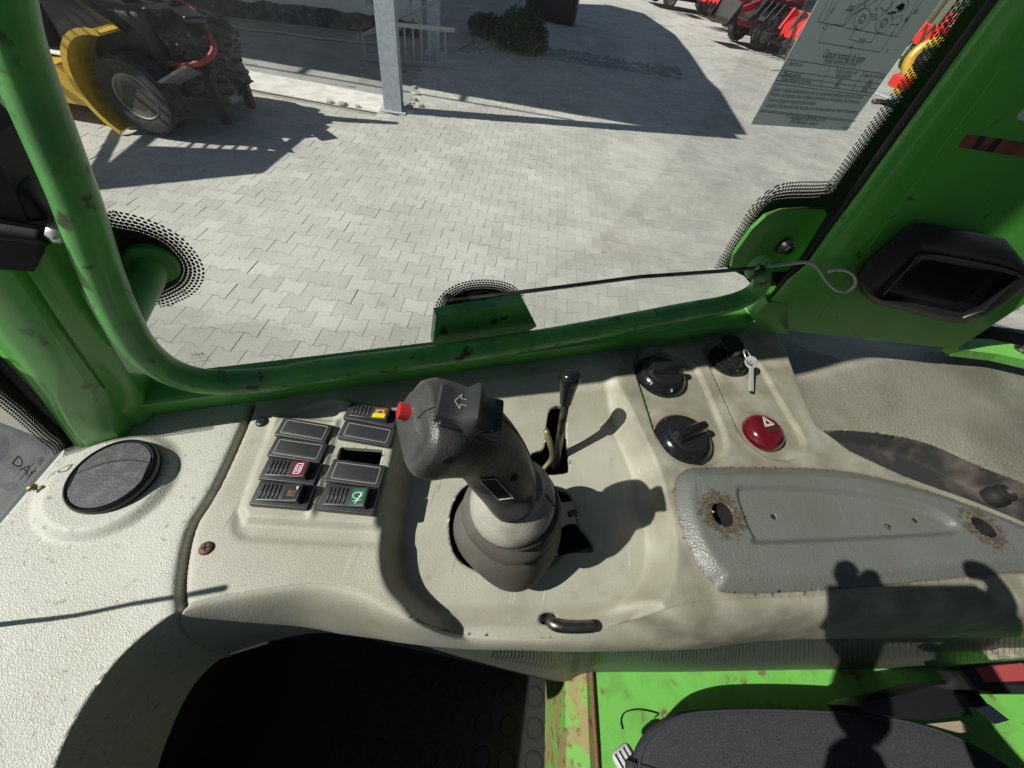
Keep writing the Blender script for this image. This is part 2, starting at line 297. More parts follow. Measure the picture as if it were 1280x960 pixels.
def frit_mat():
    m = bpy.data.materials.new('printed_dot_border'); m.use_nodes = True; t = m.node_tree; t.nodes.clear(); L = t.links.new
    def math_(op, a, b=None):
        x = t.nodes.new('ShaderNodeMath'); x.operation = op
        for i, v in enumerate((a, b)):
            if v is None: continue
            if isinstance(v, (int, float)): x.inputs[i].default_value = v
            else: L(v, x.inputs[i])
        return x.outputs[0]
    uv = t.nodes.new('ShaderNodeUVMap'); sp = t.nodes.new('ShaderNodeSeparateXYZ'); L(uv.outputs[0], sp.inputs[0])
    fl = math_('FLOOR', sp.outputs[1]); od = math_('MODULO', fl, 2); x = math_('ADD', sp.outputs[0], math_('MULTIPLY', od, .5))
    fx = math_('SUBTRACT', math_('FRACT', x), .5); fy = math_('SUBTRACT', math_('FRACT', sp.outputs[1]), .5)
    d = math_('SQRT', math_('ADD', math_('MULTIPLY', fx, fx), math_('MULTIPLY', fy, fy)))
    rad = math_('SUBTRACT', .56, math_('MULTIPLY', fl, .055)); k = math_('LESS_THAN', d, rad)
    o = t.nodes.new('ShaderNodeOutputMaterial'); tr = t.nodes.new('ShaderNodeBsdfTransparent'); df = t.nodes.new('ShaderNodeBsdfPrincipled'); df.inputs['Base Color'].default_value = (.008, .008, .009, 1); df.inputs['Roughness'].default_value = .5
    mx = t.nodes.new('ShaderNodeMixShader'); L(k, mx.inputs[0]); L(tr.outputs[0], mx.inputs[1]); L(df.outputs[0], mx.inputs[2]); L(mx.outputs[0], o.inputs[0]); return m
M['frit'] = frit_mat()
def frit(name, path, outward, parent, nrm, rows=6, pitch=.0023):
    """dot border along a path on the glass; `outward` = point on the glass side that the dots fade towards, or 'L'/'R'"""
    P = [np.array(p, float) for p in path]; v = []; f = []; uv = []; L = 0
    for i, p in enumerate(P):
        t = P[min(i + 1, len(P) - 1)] - P[max(i - 1, 0)]; t /= np.linalg.norm(t); q = np.cross(nrm, t) * (1 if outward == 'L' else -1)
        if i: L += np.linalg.norm(P[i] - P[i - 1])
        v += [p - q * pitch, p + q * pitch * rows]; uv += [(L / pitch, -1), (L / pitch, rows)]
    f = [(2 * i, 2 * i + 1, 2 * i + 3, 2 * i + 2) for i in range(len(P) - 1)]
    m = MB().add(v, f); o = mk(name, m, M['frit'], parent, fix=False); ul = o.data.uv_layers.new(name='UVMap')
    for pl in o.data.polygons:
        for li, vi in zip(pl.loop_indices, pl.vertices): ul.data[li].uv = uv[vi]
    return o
# ================================================================== THE YARD
g = MB().add([(-150, -60, -.05), (150, -60, -.05), (150, 330, -.05), (-150, 330, -.05)], [(0, 1, 2, 3)])
ground = mk('ground', g, M['yard'], kind='structure', fix=False)
# double-T pavers: 200 x 165 mm, laid in rows half a stone apart
PA = math.radians(5.2); PX = np.array([math.cos(PA), math.sin(PA), 0]); PY = np.array([-PX[1], PX[0], 0]); PO = np.array([-2.64, 2.381, 0])
def stone_outline():
    h, a, g_ = .0825, .0125, .0011; L = .1 - g_
    up = [(L, h + a - g_), (.058, h + a - g_), (.042, h - a - g_), (-.042, h - a - g_), (-.058, h + a - g_), (-L, h + a - g_)]
    return up + [(-x, -y) for x, y in up]
SO = stone_outline()
# concrete under the canopy lies beyond this line, pavers in front of it
KERB = [(-14, 5.45), (-4.37, 6.06), (-2.75, 6.22), (-2.45, 6.42), (-2.62, 7.3), (-3.0, 8.6), (-2.9, 9.6), (-3.05, 10.6)]
def on_concrete(x, y):
    if y > 10.6: return x < -2.4
    ky = np.interp(x, [k[0] for k in KERB[:4]], [k[1] for k in KERB[:4]]) if x < -2.45 else 99
    kx = np.interp(y, [k[1] for k in KERB[3:]], [k[0] for k in KERB[3:]]) if y > 6.42 else -99
    return y > ky if y < 6.42 else x < kx
def in_view(x, y, z=0, m=0):
    c = RC.T @ (np.array([x, y, z]) - C0)
    if c[2] < .1: return None
    px, py = c[0] / c[2] * FPX + CX, c[1] / c[2] * FPX + CY
    return (px, py, c[2]) if -40 - m < px < 1320 + m and -40 - m < py < 1000 + m else None
stones = []
for j in range(-20, 120):
    for i in range(-60, 80):
        P = PO + PX * (.2 * i + .1 * (j % 2)) + PY * (.165 * j)
        if P[1] < 1.0 or P[1] > 17 or on_concrete(P[0], P[1] + .05): continue
        q = in_view(P[0], P[1])
        if q is None: continue
        if q[0] > 1130 and q[1] < 300: continue
        stones.append((q[2], tuple(P), q))
stones.sort(key=lambda a: a[0])
inside = [s_ for s_ in stones if (120 < s_[2][0] < 960 and 40 < s_[2][1] < 500 and s_[2][1] < 500 - .12 * (s_[2][0] - 200))]
near_set = set(id(s_) for s_ in inside[:300])
yard = thing('paved_yard', (0, 0, 0), None, None, kind='structure')
bed = MB().add([(-14, 0.5, -.012), (11, .5, -.012), (11, 17, -.012), (-14, 17, -.012)], [(0, 1, 2, 3)])
mk('joint_bed', bed, M['joint'], yard, fix=False)
def stone_geo(mb, P, dz, tx, ty):
    o = np.array(P); top = []; bot = []
    for sx_, sy_ in SO:
        z = dz + sx_ * tx + sy_ * ty
        top.append(o + PX * sx_ * .99 + PY * sy_ * .985 + ZZ * z); bot.append(o + PX * sx_ + PY * sy_ + ZZ * (z - .004))
    base = [p - ZZ * .02 for p in bot]; n = 12
    f = [tuple(range(n))[::-1]] + [(i, (i + 1) % n, (i + 1) % n + n, i + n) for i in range(n)] + [(i + n, (i + 1) % n + n, (i + 1) % n + 2 * n, i + 2 * n) for i in range(n)]
    mb.add(top + bot + base, f)
sm = MB(); stone_geo(sm, (0, 0, 0), 0, 0, 0); proto_stone = None
allst = MB()
for s_ in stones:
    P = s_[1]; dz = rnd.gauss(0, .0012)
    if id(s_) in near_set:
        if proto_stone is None:
            proto_stone = mk('paving_stone', sm, M['paver'], None, local=True); o = proto_stone
        else: o = link(proto_stone.copy())
        o.parent = yard; o.location = (P[0], P[1], dz); o.rotation_euler = (rnd.gauss(0, .006), rnd.gauss(0, .006), rnd.gauss(0, .004))
    else: stone_geo(allst, P, dz, rnd.gauss(0, .006), rnd.gauss(0, .006))
mk('paving_stones_beyond', allst, M['paver'], yard, kind='stuff', fix=False)
# concrete floor under the canopy with its pale kerb strip
cf = MB().add([(-14, 5.45, .002), (-4.37, 6.06, .002), (-2.75, 6.22, .002), (-2.45, 6.42, .002), (-2.62, 7.3, .002), (-3.0, 8.6, .002), (-2.9, 9.6, .002), (-2.7, 11.2, .002), (-14, 8.1, .002)], [tuple(range(9))])
cf.add([(-2.9, 9.6, .001), (-2.7, 11.2, .001), (-2.7, 30, .001), (-14, 30, .001), (-14, 8.0, .001)], [(0, 1, 2, 3, 4)])
mk('canopy_floor', cf, M['concrete'], kind='structure', fix=False)
kb = MB().prism([(-9, 5.80, .006), (-4.37, 6.075, .006), (-2.78, 6.235, .006), (-2.50, 6.43, .006), (-2.66, 7.0, .006), (-9, 6.3, .006)], (0, 0, -.1))
mk('kerb_strip', kb, M['kerb'], kind='structure')
# loose broken stones along the ragged edge of the paving
for i, (x, y) in enumerate([(-2.40, 6.5), (-2.47, 6.68), (-2.36, 6.85), (-2.5, 7.05), (-2.6, 7.35), (-2.7, 7.6), (-2.78, 7.9), (-2.9, 8.2), (-3.5, 6.2), (-3.3, 6.22), (-3.1, 6.25)]):
    m = MB(); n = 7; r0 = .05 + .03 * rnd.random()
    rings = []
    for z, k in ((-.01, 1.0), (.025, .95), (.04, .7)): rings.append([(x + math.cos(2 * math.pi * j / n + i) * r0 * k * (1 + .25 * math.sin(j * 5 + i)), y + math.sin(2 * math.pi * j / n + i) * r0 * .8 * k, z) for j in range(n)])
    m.loft(rings); mk('broken_stone', m, M['concrete' if i % 2 else 'paver'], None, label=['pale broken stone beside the foot of the first canopy post', 'grey broken stone just beyond the first canopy post', 'small broken stone at the corner of the lit paving strip', 'broken stone where the thin shadow line starts', 'broken stone at the near end of the shaded ragged edge', 'second broken stone along the shaded ragged edge', 'third broken stone along the shaded ragged edge', 'last broken stone of the shaded ragged edge, nearest the ladder', 'lifted paving fragment left of the post on the kerb, leftmost', 'lifted paving fragment in the middle of the three on the kerb', 'lifted paving fragment on the kerb nearest the post'][i], cat='stone', group='broken stones along the paving edge')
# ------------------------------------------------------------------ wall behind the canopy
WA = math.radians(25.6); WX = np.array([math.cos(WA), math.sin(WA), 0]); WN = np.array([-WX[1], WX[0], 0])
wall0 = atz((300, 22), 0) + WN * .1
m = MB().box(wall0 + WX * -1.2 + WN * .15 + ZZ * 1.9, (9.6, .3, 3.8), WX, WN)
wl = mk('rendered_wall', m, M['wall'], None, label='stained grey rendered wall at the back of the canopy', cat='wall')
m = MB()
rr = random.Random(3)
pts = [wall0 + WX * (-6 + i * .25) for i in range(39)]
top = [p + ZZ * (.22 + .08 * rr.random()) - WN * .02 for p in pts]; bot = [p - WN * .16 + ZZ * 0.004 for p in pts]
m.loft([bot, top], closed=False, caps=False)
mk('damp_plinth', m, pm('dark_damp_plinth', (.06, .055, .05), .9, col2=(.14, .12, .1), ns=6, bump=(50, .6, .01)), wl, fix=False)
for k in range(4):
    a = wall0 + WX * (1.0 + k * .8) - WN * .012
    m = MB(); hh = [.5, 1.1, .4, .9][k]; c = a + ZZ * (1.0 + .15 * k)
    m.prism([c + WX * (.12 * math.cos(t_) * (1 + .4 * rr.random())) + ZZ * (hh * .6 * math.sin(t_) * (1 + .3 * rr.random())) for t_ in np.linspace(0, 2 * math.pi, 9)[:-1]], WN * .011)
    mk('render_patch', m, pm('grey_repair_mortar', (.2, .2, .19), .9, bump=(50, .5, .01)), wl)
# hose lying along the wall
m = MB().tube([atz((240, 12), .02), atz((300, 35), .02), atz((345, 40), .02), atz((400, 48), .02), atz((470, 55), .02)], .018, 8, 5)
mk('hose', m, pm('pale_hose', (.45, .4, .3), .5), None, True, label='pale hose lying on the floor along the foot of the wall', cat='hose')
# ------------------------------------------------------------------ canopy posts (H sections)
def hpost(name, base, wdt, ang, label, h=6.3):
    t = thing(name, tuple(base), label, 'post'); ax = np.array([math.cos(ang), math.sin(ang), 0]); ay = np.array([-ax[1], ax[0], 0])
    for sg in (-1, 1): mk('flange', MB().box(base + ay * sg * wdt * .48 + ZZ * h / 2, (wdt, .012, h), ax, ay), M['galv'], t)
    mk('web', MB().box(base + ZZ * h / 2, (.01, wdt * .92, h - .01), ax, ay), M['galv'], t)
    mk('base_plate', MB().box(base + ZZ * .012, (wdt * 1.5, wdt * 1.5, .016), ax, ay), M['galv'], t)
    return t
b1 = atz((493, 137), 0); hpost('canopy_post', b1, .25, math.radians(12), 'grey steel H-section canopy post standing at the near corner of the kerb')
b2 = atz((543, 68), 0); hpost('canopy_post', b2, .25, math.radians(12), 'grey steel canopy post behind the folded ladder beside the wall end')
b3 = atz((228, 22), 0); hpost('canopy_post', b3, .22, math.radians(12), 'pale steel post at the far left just beyond the wrapped load')
# roof that throws the big shade (its edge follows the shadow on the ground)
HR = 6.3; K = HR / math.tan(SUN_EL); dsh = np.array([math.cos(SUN_AZ), math.sin(SUN_AZ), 0]) * K
sp = [atz(p, 0) for p in [(925, 168), (893, 112), (878, 98), (850, 55), (838, 40), (800, 14), (760, 4), (690, 1)]]
rp = [p + dsh for p in sp]
e0 = atz((536, 112), 0) + dsh; e1_ = atz((800, 157), 0) + dsh; ed = (e1_ - e0) / np.linalg.norm(e1_ - e0)
rp = [e0 - ed * 14, e1_, rp[0]] + rp[1:] + [rp[-1] + np.array([-16, 2, 0]), e0 - ed * 14 + np.array([0, 14, 0])]
m = MB().prism([p + ZZ * HR for p in rp], (0, 0, .18)); ct = mk('canopy_roof', m, M['galv'], None, label='flat steel roof of the canopy above the posts', cat='roof')
# edge beam just outside the roof line (bright slit of sun between them)
q0 = e0 - N * 0; off = np.cross(ed, ZZ) ; off = off if off[1] < 0 else -off
m = MB().box(e0 + off * .30 - ed * 3.5 + ZZ * (HR + .0), (12, .05, .05), ed, np.cross(ZZ, ed)); mk('edge_beam', m, M['galv'], ct)
for kx in (-8, -4.2, -2, .6): mk('edge_strut', MB().box(e0 + off * .15 + ed * kx + ZZ * (HR + .0), (.07, .3, .07), ed, np.cross(ZZ, ed)), M['galv'], ct)
# ladder folded on the floor beside post two
lt = thing('ladder', tuple(atz((460, 95), 0)), 'aluminium ladder standing on its side against the second canopy post', 'ladder')
la, lb = atz((512, 84), .0), atz((575, 82), .0)
la = atz((505, 80), .02); lb = atz((563, 84), .02); LX = lb - la; LL = np.linalg.norm(LX); LX /= LL; LZ = np.array([0, 0, 1.])
for k, hh in enumerate((.03, .55)):
    mk('rail', MB().box((la + lb) / 2 + LZ * hh + np.cross(LX, ZZ) * .02 * k, (LL * 1.15, .03, .06), LX, np.cross(ZZ, LX)), M['alu'], lt)
for i in range(6):
    p = la + LX * LL * (i + .3) / 6
    mk('rung', MB().tube([p + LZ * .05, p + LZ * .55], .018, 6), M['alu'], lt)
la2 = atz((457, 75), .02)
mk('stay', MB().tube([la2, la2 + LZ * .35, la + LZ * .5], .018, 6), M['alu'], lt); mk('stay', MB().tube([la2, la], .018, 6), M['alu'], lt)
mk('rail', MB().tube([la2 + LZ * .35, lb + LZ * 1.0], .022, 6), M['alu'], lt)
# ------------------------------------------------------------------ bush, verge
def bush(loc, r, n, label, hz=1.):
    t = thing('round_bush', tuple(loc), label, 'bush'); mb = MB(); q = random.Random(5)
    for i in range(n):
        u = q.uniform(-.2, 1); a = q.uniform(0, 6.283); rr_ = r * (q.random() ** .3) * (1 + .08 * math.sin(a * 5))
        h = math.sqrt(max(0, 1 - u * u)); c = np.array(loc) + np.array([math.cos(a) * h * rr_, math.sin(a) * h * rr_, max(.02, u * rr_ * hz + r * .25)])
        s_ = q.uniform(.02, .045); d = np.array([q.gauss(0, 1), q.gauss(0, 1), q.gauss(0, 1)]); d /= np.linalg.norm(d); e = np.cross(d, [.3, .5, .8]); e /= np.linalg.norm(e)
        mb.add([c - d * s_, c + e * s_ * .5, c + d * s_, c - e * s_ * .5], [(0, 1, 2, 3)])
    mk('foliage', mb, M['leaf'], t, fix=False, kind='stuff')
    mk('stem', MB().tube([np.array(loc), np.array(loc) + ZZ * r * .8], .03, 6), M['bark'], t); return t
bush(atz((650, 62), 0), .62, 9000, 'dark rounded bush in the shade beside the cobbled verge', .95)
vb = atz((605, 50), 0); 
bush(vb + np.array([0, .5, 0]), .55, 4500, 'low straggling shrub between the wall end and the round bush', .5)
# verge of small cobbles behind the bush
cob = MB(); rc = random.Random(11)
A_, B_ = atz((590, 60), 0), atz((800, 92), 0)
for i in range(420):
    u, v_ = rc.random(), rc.random(); p = A_ + (B_ - A_) * u * 1.3 + np.array([-.1, 1, 0]) * v_ * 1.2; r0 = rc.uniform(.04, .08)
    cob.loft([[p + np.array([math.cos(a) * r0 * k, math.sin(a) * r0 * k, z]) for a in np.linspace(0, 6.283, 7)[:-1]] for z, k in ((-.01, 1), (.02, .95), (.035, .6))])
mk('cobbles', cob, M['concrete'], None, kind='stuff', label='strip of small cobbles along the shaded verge', cat='cobbles')
m = MB().box(atz((690, 6), .35) , (1.6, .8, .7), bev=.12); mk('trough', m, M['machine_black'], None, True, label='black plastic trough standing in the shade at the top of the yard', cat='trough')
m = MB();
for k in range(5): m.box(atz((690, 6), .35) + np.array([-.6 + .3 * k, -.41, 0]), (.06, .05, .6))
mk('rib', m, M['machine_black'], bpy.data.objects['trough'])
# ------------------------------------------------------------------ wheels helper
def wheel(parent, c, r, wd, ax, rimc='rim', name='wheel', lug=14):
    c = np.array(c, float); ax = np.array(ax, float); ax /= np.linalg.norm(ax)
    prof = [(r * .58, -wd * .42), (r * .7, -wd * .5), (r * .93, -wd * .48), (r, -wd * .38), (r, wd * .38), (r * .93, wd * .48), (r * .7, wd * .5), (r * .58, wd * .42)]
    ty = MB().lathe(prof, c, ax, 28)
    e1 = np.cross(ax, [0, 0, 1.]); e1 /= np.linalg.norm(e1); e2 = np.cross(ax, e1)
    for i in range(lug):
        a = 2 * math.pi * i / lug; d = e1 * math.cos(a) + e2 * math.sin(a); tt = -e1 * math.sin(a) + e2 * math.cos(a)
        ty.box(c + d * r * 1.0, (r * .1, r * .13, wd * .75), d, tt, ax)
    o = mk(name, ty, M['tyre'], parent, True, auto=40)
    for sg in (-1, 1):
        mk('rim', MB().lathe([(r * .6, sg * wd * .42), (r * .56, sg * wd * .46), (r * .5, sg * wd * .3), (r * .3, sg * wd * .16), (r * .26, sg * wd * .3), (r * .16, sg * wd * .34), (.0, sg * wd * .34)], c, ax, 24), M[rimc], o, True, auto=40)
    return o
# ------------------------------------------------------------------ yellow forklift under the canopy with a film-wrapped load
FA = math.radians(6); FX = np.array([math.cos(FA), math.sin(FA), 0]); FYv = np.array([-FX[1], FX[0], 0])
fw = np.array([-4.50, 4.16, 0.])
ft = thing('forklift', tuple(fw), 'yellow and black forklift with a curved wheel guard, parked under the canopy edge', 'forklift')
wheel(ft, fw + ZZ * .38 + FYv * .1, .345, .28, FYv, 'rim')
wheel(ft, fw + ZZ * .38 + FYv * 1.35, .37, .28, FYv, 'rim')
wheel(ft, fw + ZZ * .34 - FX * 1.9 + FYv * .2, .34, .24, FYv, 'rim'); wheel(ft, fw + ZZ * .34 - FX * 1.9 + FYv * 1.2, .34, .24, FYv, 'rim')
# curved guard
m = MB(); ra = .47; rings = []
for a in np.linspace(math.radians(85), math.radians(232), 15):
    c = fw + ZZ * .42 + (FX * math.cos(a) + ZZ * math.sin(a)) * ra
    rd = FX * math.cos(a) + ZZ * math.sin(a)
    rings.append([c - FYv * .12, c + FYv * .35, c + FYv * .35 + rd * .02, c - FYv * .09 + rd * .02, c - FYv * .12 + rd * .05])
m.loft(rings); mk('wheel_guard', m, M['yellow'], ft, True, auto=40)
m = MB().prism([fw + q for q in (FX * -.52 + ZZ * .2, FX * -.62 + ZZ * .55, FX * -1.1 + ZZ * .5, FX * -1.35 + ZZ * .8, FX * -2.3 + ZZ * .85, FX * -2.3 + ZZ * .3, FX * -1.2 + ZZ * .2)], FYv * 1.3)
mk('chassis', m, M['yellow'], ft)
m = MB().box(fw - FX * 1.6 + FYv * .8 + ZZ * .95, (1.3, 1.0, .75), FX, FYv, bev=.1); mk('counterweight', m, M['machine_black'], ft, True)
m = MB().box(fw - FX * .25 + FYv * .8 + ZZ * .75, (1.0, 1.1, .6), FX, FYv, bev=.08); mk('body', m, M['machine_black'], ft, True)
for q in (-.05, .95, 1.35):
    pass
m = MB().box(fw - FX * .75 + FYv * .75 + ZZ * 1.25, (.5, .5, .12), FX, FYv, bev=.05).box(fw - FX * .98 + FYv * .75 + ZZ * 1.55, (.12, .5, .6), FX, FYv, bev=.05); mk('driver_seat', m, M['machine_black'], ft, True)
m = MB().lathe([(.17, -.015), (.19, 0), (.17, .015), (.16, 0), (.17, -.015)], fw + FYv * .75 - FX * .25 + ZZ * 1.5, (FX * -.5 + ZZ), 20); mk('steering_wheel', m, M['machine_black'], ft, True)
m = MB().box(atz((70, 63), .55), (.35, .2, .02), FX, FYv, bev=.008); mk('document_tray', m, pm('white_paper', (.7, .7, .68), .6), ft)
# overhead guard whose shadow falls on the pavers
HG = 2.25; gsh = np.array([math.cos(SUN_AZ), math.sin(SUN_AZ), 0]) * HG / math.tan(SUN_EL)
ga, gb, gc, gd = [atz(p, 0) + gsh + ZZ * HG for p in [(215, 148), (374, 171), (322, 214), (108, 236)]]
for a, b in ((ga, gb), (gb, gc), (gc, gd), (gd, ga)): mk('guard_rail', MB().tube([a, b], .055, 8), M['machine_black'], ft, True)
for i in range(1, 7):
    u = i / 7.; a = ga + (gb - ga) * (.22 + .74 * u); b = gd + (gc - gd) * (.22 + .74 * u); mk('guard_bar', MB().tube([a, a + (b - a) * .45], .018, 6), M['machine_black'], ft)
m = MB().prism([ga + (gd - ga) * .45, gb + (gc - gb) * .45, gc, gd], ZZ * .03); mk('roof_plate', m, M['machine_black'], ft)
for a, b in ((ga, fw + FYv * 1.3 - FX * .9 + ZZ * .9), (gd, fw + FYv * .2 - FX * 1.5 + ZZ * .9), (gc, fw + FYv * .2 + FX * .1 + ZZ * .9), (gb, fw + FYv * 1.3 + FX * .2 + ZZ * .9)):
    mk('guard_post', MB().tube([a, b], .045, 8), M['machine_black'], ft, True)
mk('work_lamp', MB().lathe([(.0, -.05), (.07, -.05), (.08, .03), (.0, .04)], atz((352, 163), 0) + gsh + ZZ * (HG + .08), (0, 0, 1), 12), M['machine_black'], ft, True)
mk('boom', MB().tube([atz((255, 128), 0) + gsh + ZZ * 2.2, atz((400, 147), 0) + gsh + ZZ * 2.2, atz((498, 154), 0) + gsh + ZZ * 2.2], [.07, .10, .06], 8, 3), M['yellow'], ft, True)  # unseen bar, added only to cast the dark band left of the post
# carriage plate and forks
cp = atz((222, 112), .35)
m = MB().prism([atz((195, 103), .55), atz((228, 82), .75), atz((268, 98), .35), atz((205, 127), .12)], FX * .05); mk('carriage_plate', m, M['greyplate'], ft)
m = MB().box(atz((232, 108), .32), (1.1, .16, .16), FX, FYv, bev=.02); mk('cross_beam', m, M['greyplate'], ft)
for k in range(2): mk('mast_rail', MB().box(fw + FX * .55 + FYv * (.45 + .6 * k) + ZZ * .33, (.10, .08, .5), FX, FYv, bev=.01), M['machine_black'], ft)
# wrapped load: crumpled film
lc = np.array([-4.55, 4.95, .6]); load = MB(); q = random.Random(4); nr, ns_ = 60, 140; rings = []
for i in range(nr):
    v_ = i / (nr - 1); rings_ = []
    z = .30 + .72 * v_; k = (1 - max(0, v_ - .78) ** 2 * 14) * (1 - max(0, .12 - v_) * 1.5)
    for j in range(ns_):
        a = 2 * math.pi * j / ns_; ca, sa = math.cos(a), math.sin(a); e = (abs(ca) ** 3.2 + abs(sa) ** 3.2) ** (-1 / 3.2)
        w_ = .03 * math.sin(a * 11 + v_ * 9 + 2 * math.sin(a * 3)) + .02 * math.sin(a * 29 + v_ * 5) + .012 * math.sin(v_ * 40 + a * 7) + .012 * math.sin(a * 61 + 6 * math.sin(v_ * 7)) + .008 * math.sin(v_ * 90 + 9 * math.sin(a * 4))
        p = np.array([lc[0], lc[1], 0]) + FX * ca * (.62 * k * e + w_) + FYv * sa * (.46 * k * e + w_) + ZZ * (z + .02 * math.sin(a * 5 + v_ * 12))
        rings_.append(p)
    rings.append(rings_)
load.loft(rings); ld = mk('wrapped_load', load, M['film'], None, True, label='bulky load wrapped in crumpled shiny black film behind the forklift wheel', cat='wrapped load')
for nm, P in (('red_band', [lc + FX * .2 + FYv * .1 + ZZ * .44, lc + FX * .5 + FYv * -.1 + ZZ * .38, lc + FX * .66 + FYv * -.3 + ZZ * .18, lc + FX * .45 + FYv * -.44 + ZZ * .05, lc - FX * .05 + FYv * -.46 + ZZ * .02]),):
    mk('strap', MB().tube([p for p in P], .028, 6, 4), M['strap'], ld)
top = MB(); 
for k in range(5): top.box(lc + ZZ * .42 + FX * (-.35 + .2 * k) + FYv * q.uniform(-.25, .25), (.2, .5, .06), FX * math.cos(k) + FYv * math.sin(k), -FX * math.sin(k) + FYv * math.cos(k), bev=.02)
mk('crumpled_top', top, M['film'], ld, True)
# black mudflap block right of load etc: low shadow caster (pallet truck) between load and post
pt = atz((300, 122), 0)
# ------------------------------------------------------------------ red machines in the row at the far right
def loader(P, rot, col, scale=1.0, label='', boom=25, tool='bucket', cab=True, grp=None, rimc='rim'):
    P = np.array(P, float); ca, sa = math.cos(rot), math.sin(rot); X = np.array([ca, sa, 0]); Y = np.array([-sa, ca, 0]); s_ = scale
    T = lambda x, y, z: P + (X * x + Y * y + ZZ * z) * s_
    t = thing('yard_loader', tuple(P), label, 'loader', grp)
    for x, y in ((.75, .62), (.75, -.62), (-.75, .62), (-.75, -.62)): wheel(t, T(x, y, .48), .48 * s_, .34 * s_, Y, rimc)
    m = MB().prism([T(*q) for q in ((-1.5, -.42, .45), (-1.55, -.42, 1.15), (-1.2, -.42, 1.4), (-.3, -.42, 1.35), (-.2, -.42, .95), (1.1, -.42, .9), (1.25, -.42, .5))], Y * .84 * s_); mk('body', m, M[col], t)
    for sg in (-1, 1):
        m = MB().loft([[T(.75 + math.cos(a) * .58, sg * .62 - .2, .5 + math.sin(a) * .58), T(.75 + math.cos(a) * .58, sg * .62 + .2, .5 + math.sin(a) * .58), T(.75 + math.cos(a) * .62, sg * .62 + .2, .5 + math.sin(a) * .62), T(.75 + math.cos(a) * .62, sg * .62 - .2, .5 + math.sin(a) * .62)] for a in np.linspace(.5, 2.6, 9)]); mk('mudguard', m, M['machine_black'], t)
    m = MB().box(T(-.55, 0, 1.35), (.5 * s_, .5 * s_, .14 * s_), X, Y, bev=.04).box(T(-.8, 0, 1.7), (.12 * s_, .5 * s_, .6 * s_), X, Y, bev=.04); mk('seat', m, M['machine_black'], t, True)
    if cab:
        for sg in (-1, 1):
            m = MB().tube([T(-1.0, sg * .5, 1.2), T(-1.0, sg * .5, 2.25), T(.1, sg * .5, 2.3), T(.35, sg * .5, 1.0)], .045 * s_, 8, 3); mk('roll_bar', m, M['machine_black'], t, True)
        mk('cab_roof', MB().box(T(-.45, 0, 2.32), (1.3 * s_, 1.15 * s_, .07 * s_), X, Y, bev=.02), M['machine_black'], t)
    bz = math.radians(boom); pv = (-.1, 1.25); tip = (pv[0] + 2.6 * math.cos(-bz), pv[1] + 2.6 * math.sin(-bz) * .42)
    for sg in (-1, 1):
        m = MB().prism([T(pv[0], sg * .3 - .04, pv[1] + .12), T(.9, sg * .3 - .04, 1.45), T(tip[0], sg * .3 - .04, tip[1] + .1), T(tip[0] + .05, sg * .3 - .04, tip[1] - .1), T(.9, sg * .3 - .04, 1.2), T(pv[0], sg * .3 - .04, pv[1] - .1)], Y * .08 * s_); mk('boom_arm', m, M[col], t)
        mk('cylinder', MB().tube([T(.2, sg * .18, .9), T(1.1, sg * .18, 1.15)], .05 * s_, 8).tube([T(1.1, sg * .18, 1.15), T(1.6, sg * .18, 1.3)], .025 * s_, 8), M['steel'], t, True)
    if tool == 'bucket':
        m = MB().loft([[T(tip[0] + x, y, tip[1] + z) for x, z in ((.02, .3), (.1, -.25), (.5, -.32), (.52, -.28), (.2, -.18), (.1, .3))] for y in (-.5, .5)]); mk('bucket', m, M['steel'], t)
        for y in (-.5, .5): mk('bucket_side', MB().prism([T(tip[0] + x, y, tip[1] + z) for x, z in ((.02, .3), (.1, -.25), (.5, -.32), (.12, .3))], Y * .03), M['machine_black'], t)
    else:
        mk('tool_frame', MB().box(T(tip[0] + .1, 0, tip[1]), (.1 * s_, 1.3 * s_, .6 * s_), X, Y, bev=.02), M[col], t)
        for k in range(5):
            y = -.55 + .275 * k; mk('tine', MB().tube([T(tip[0] + .1, y, tip[1] - .25), T(tip[0] + .5, y, tip[1] - .42), T(tip[0] + .95, y, tip[1] - .3 - .1)], [.05 * s_, .045 * s_, .015 * s_], 6, 3), M['machine_black'], t)
            if k < 4: mk('grab_claw', MB().prism([T(tip[0] + .1, y + .1, tip[1] + .25), T(tip[0] + .55, y + .1, tip[1] + .35), T(tip[0] + .9, y + .1, tip[1] - .1), T(tip[0] + .6, y + .1, tip[1] + .05)], Y * .05), M['machine_black' if k % 2 else col], t)
    mk('headlight', MB().lathe([(0, .03), (.07, .02), (.08, -.03), (0, -.05)], T(1.2, .3, .95), X, 12), M['galv'], t, True); mk('headlight', MB().lathe([(0, .03), (.07, .02), (.08, -.03), (0, -.05)], T(1.2, -.3, .95), X, 12), M['galv'], t, True)
    return t
grp = 'red yard machines parked in a row'
loader(atz((915, 52), 0) + np.array([1.1, .5, 0]), math.radians(215), 'mcrimson', .95, 'crimson compact loader with pale wheel rims, nearest the dark car', 20, 'bucket', True, grp)
loader(atz((968, 78), 0) + np.array([1.5, .2, 0]), math.radians(228), 'mred', 1.0, 'bright red loader with black grab tines reaching towards the yard', 10, 'grab', False, grp)
loader(atz((935, 36), 0) + np.array([1.6, 1.6, 0]), math.radians(215), 'mcrimson', 1.0, 'crimson loader with a black roll cage behind the bright red grab loader', 5, 'bucket', True, grp)
loader(atz((880, 22), 0) + np.array([.9, .6, 0]), math.radians(200), 'mred', .95, 'red machine with a slatted bucket beside the dark car', 18, 'grab', False, grp)
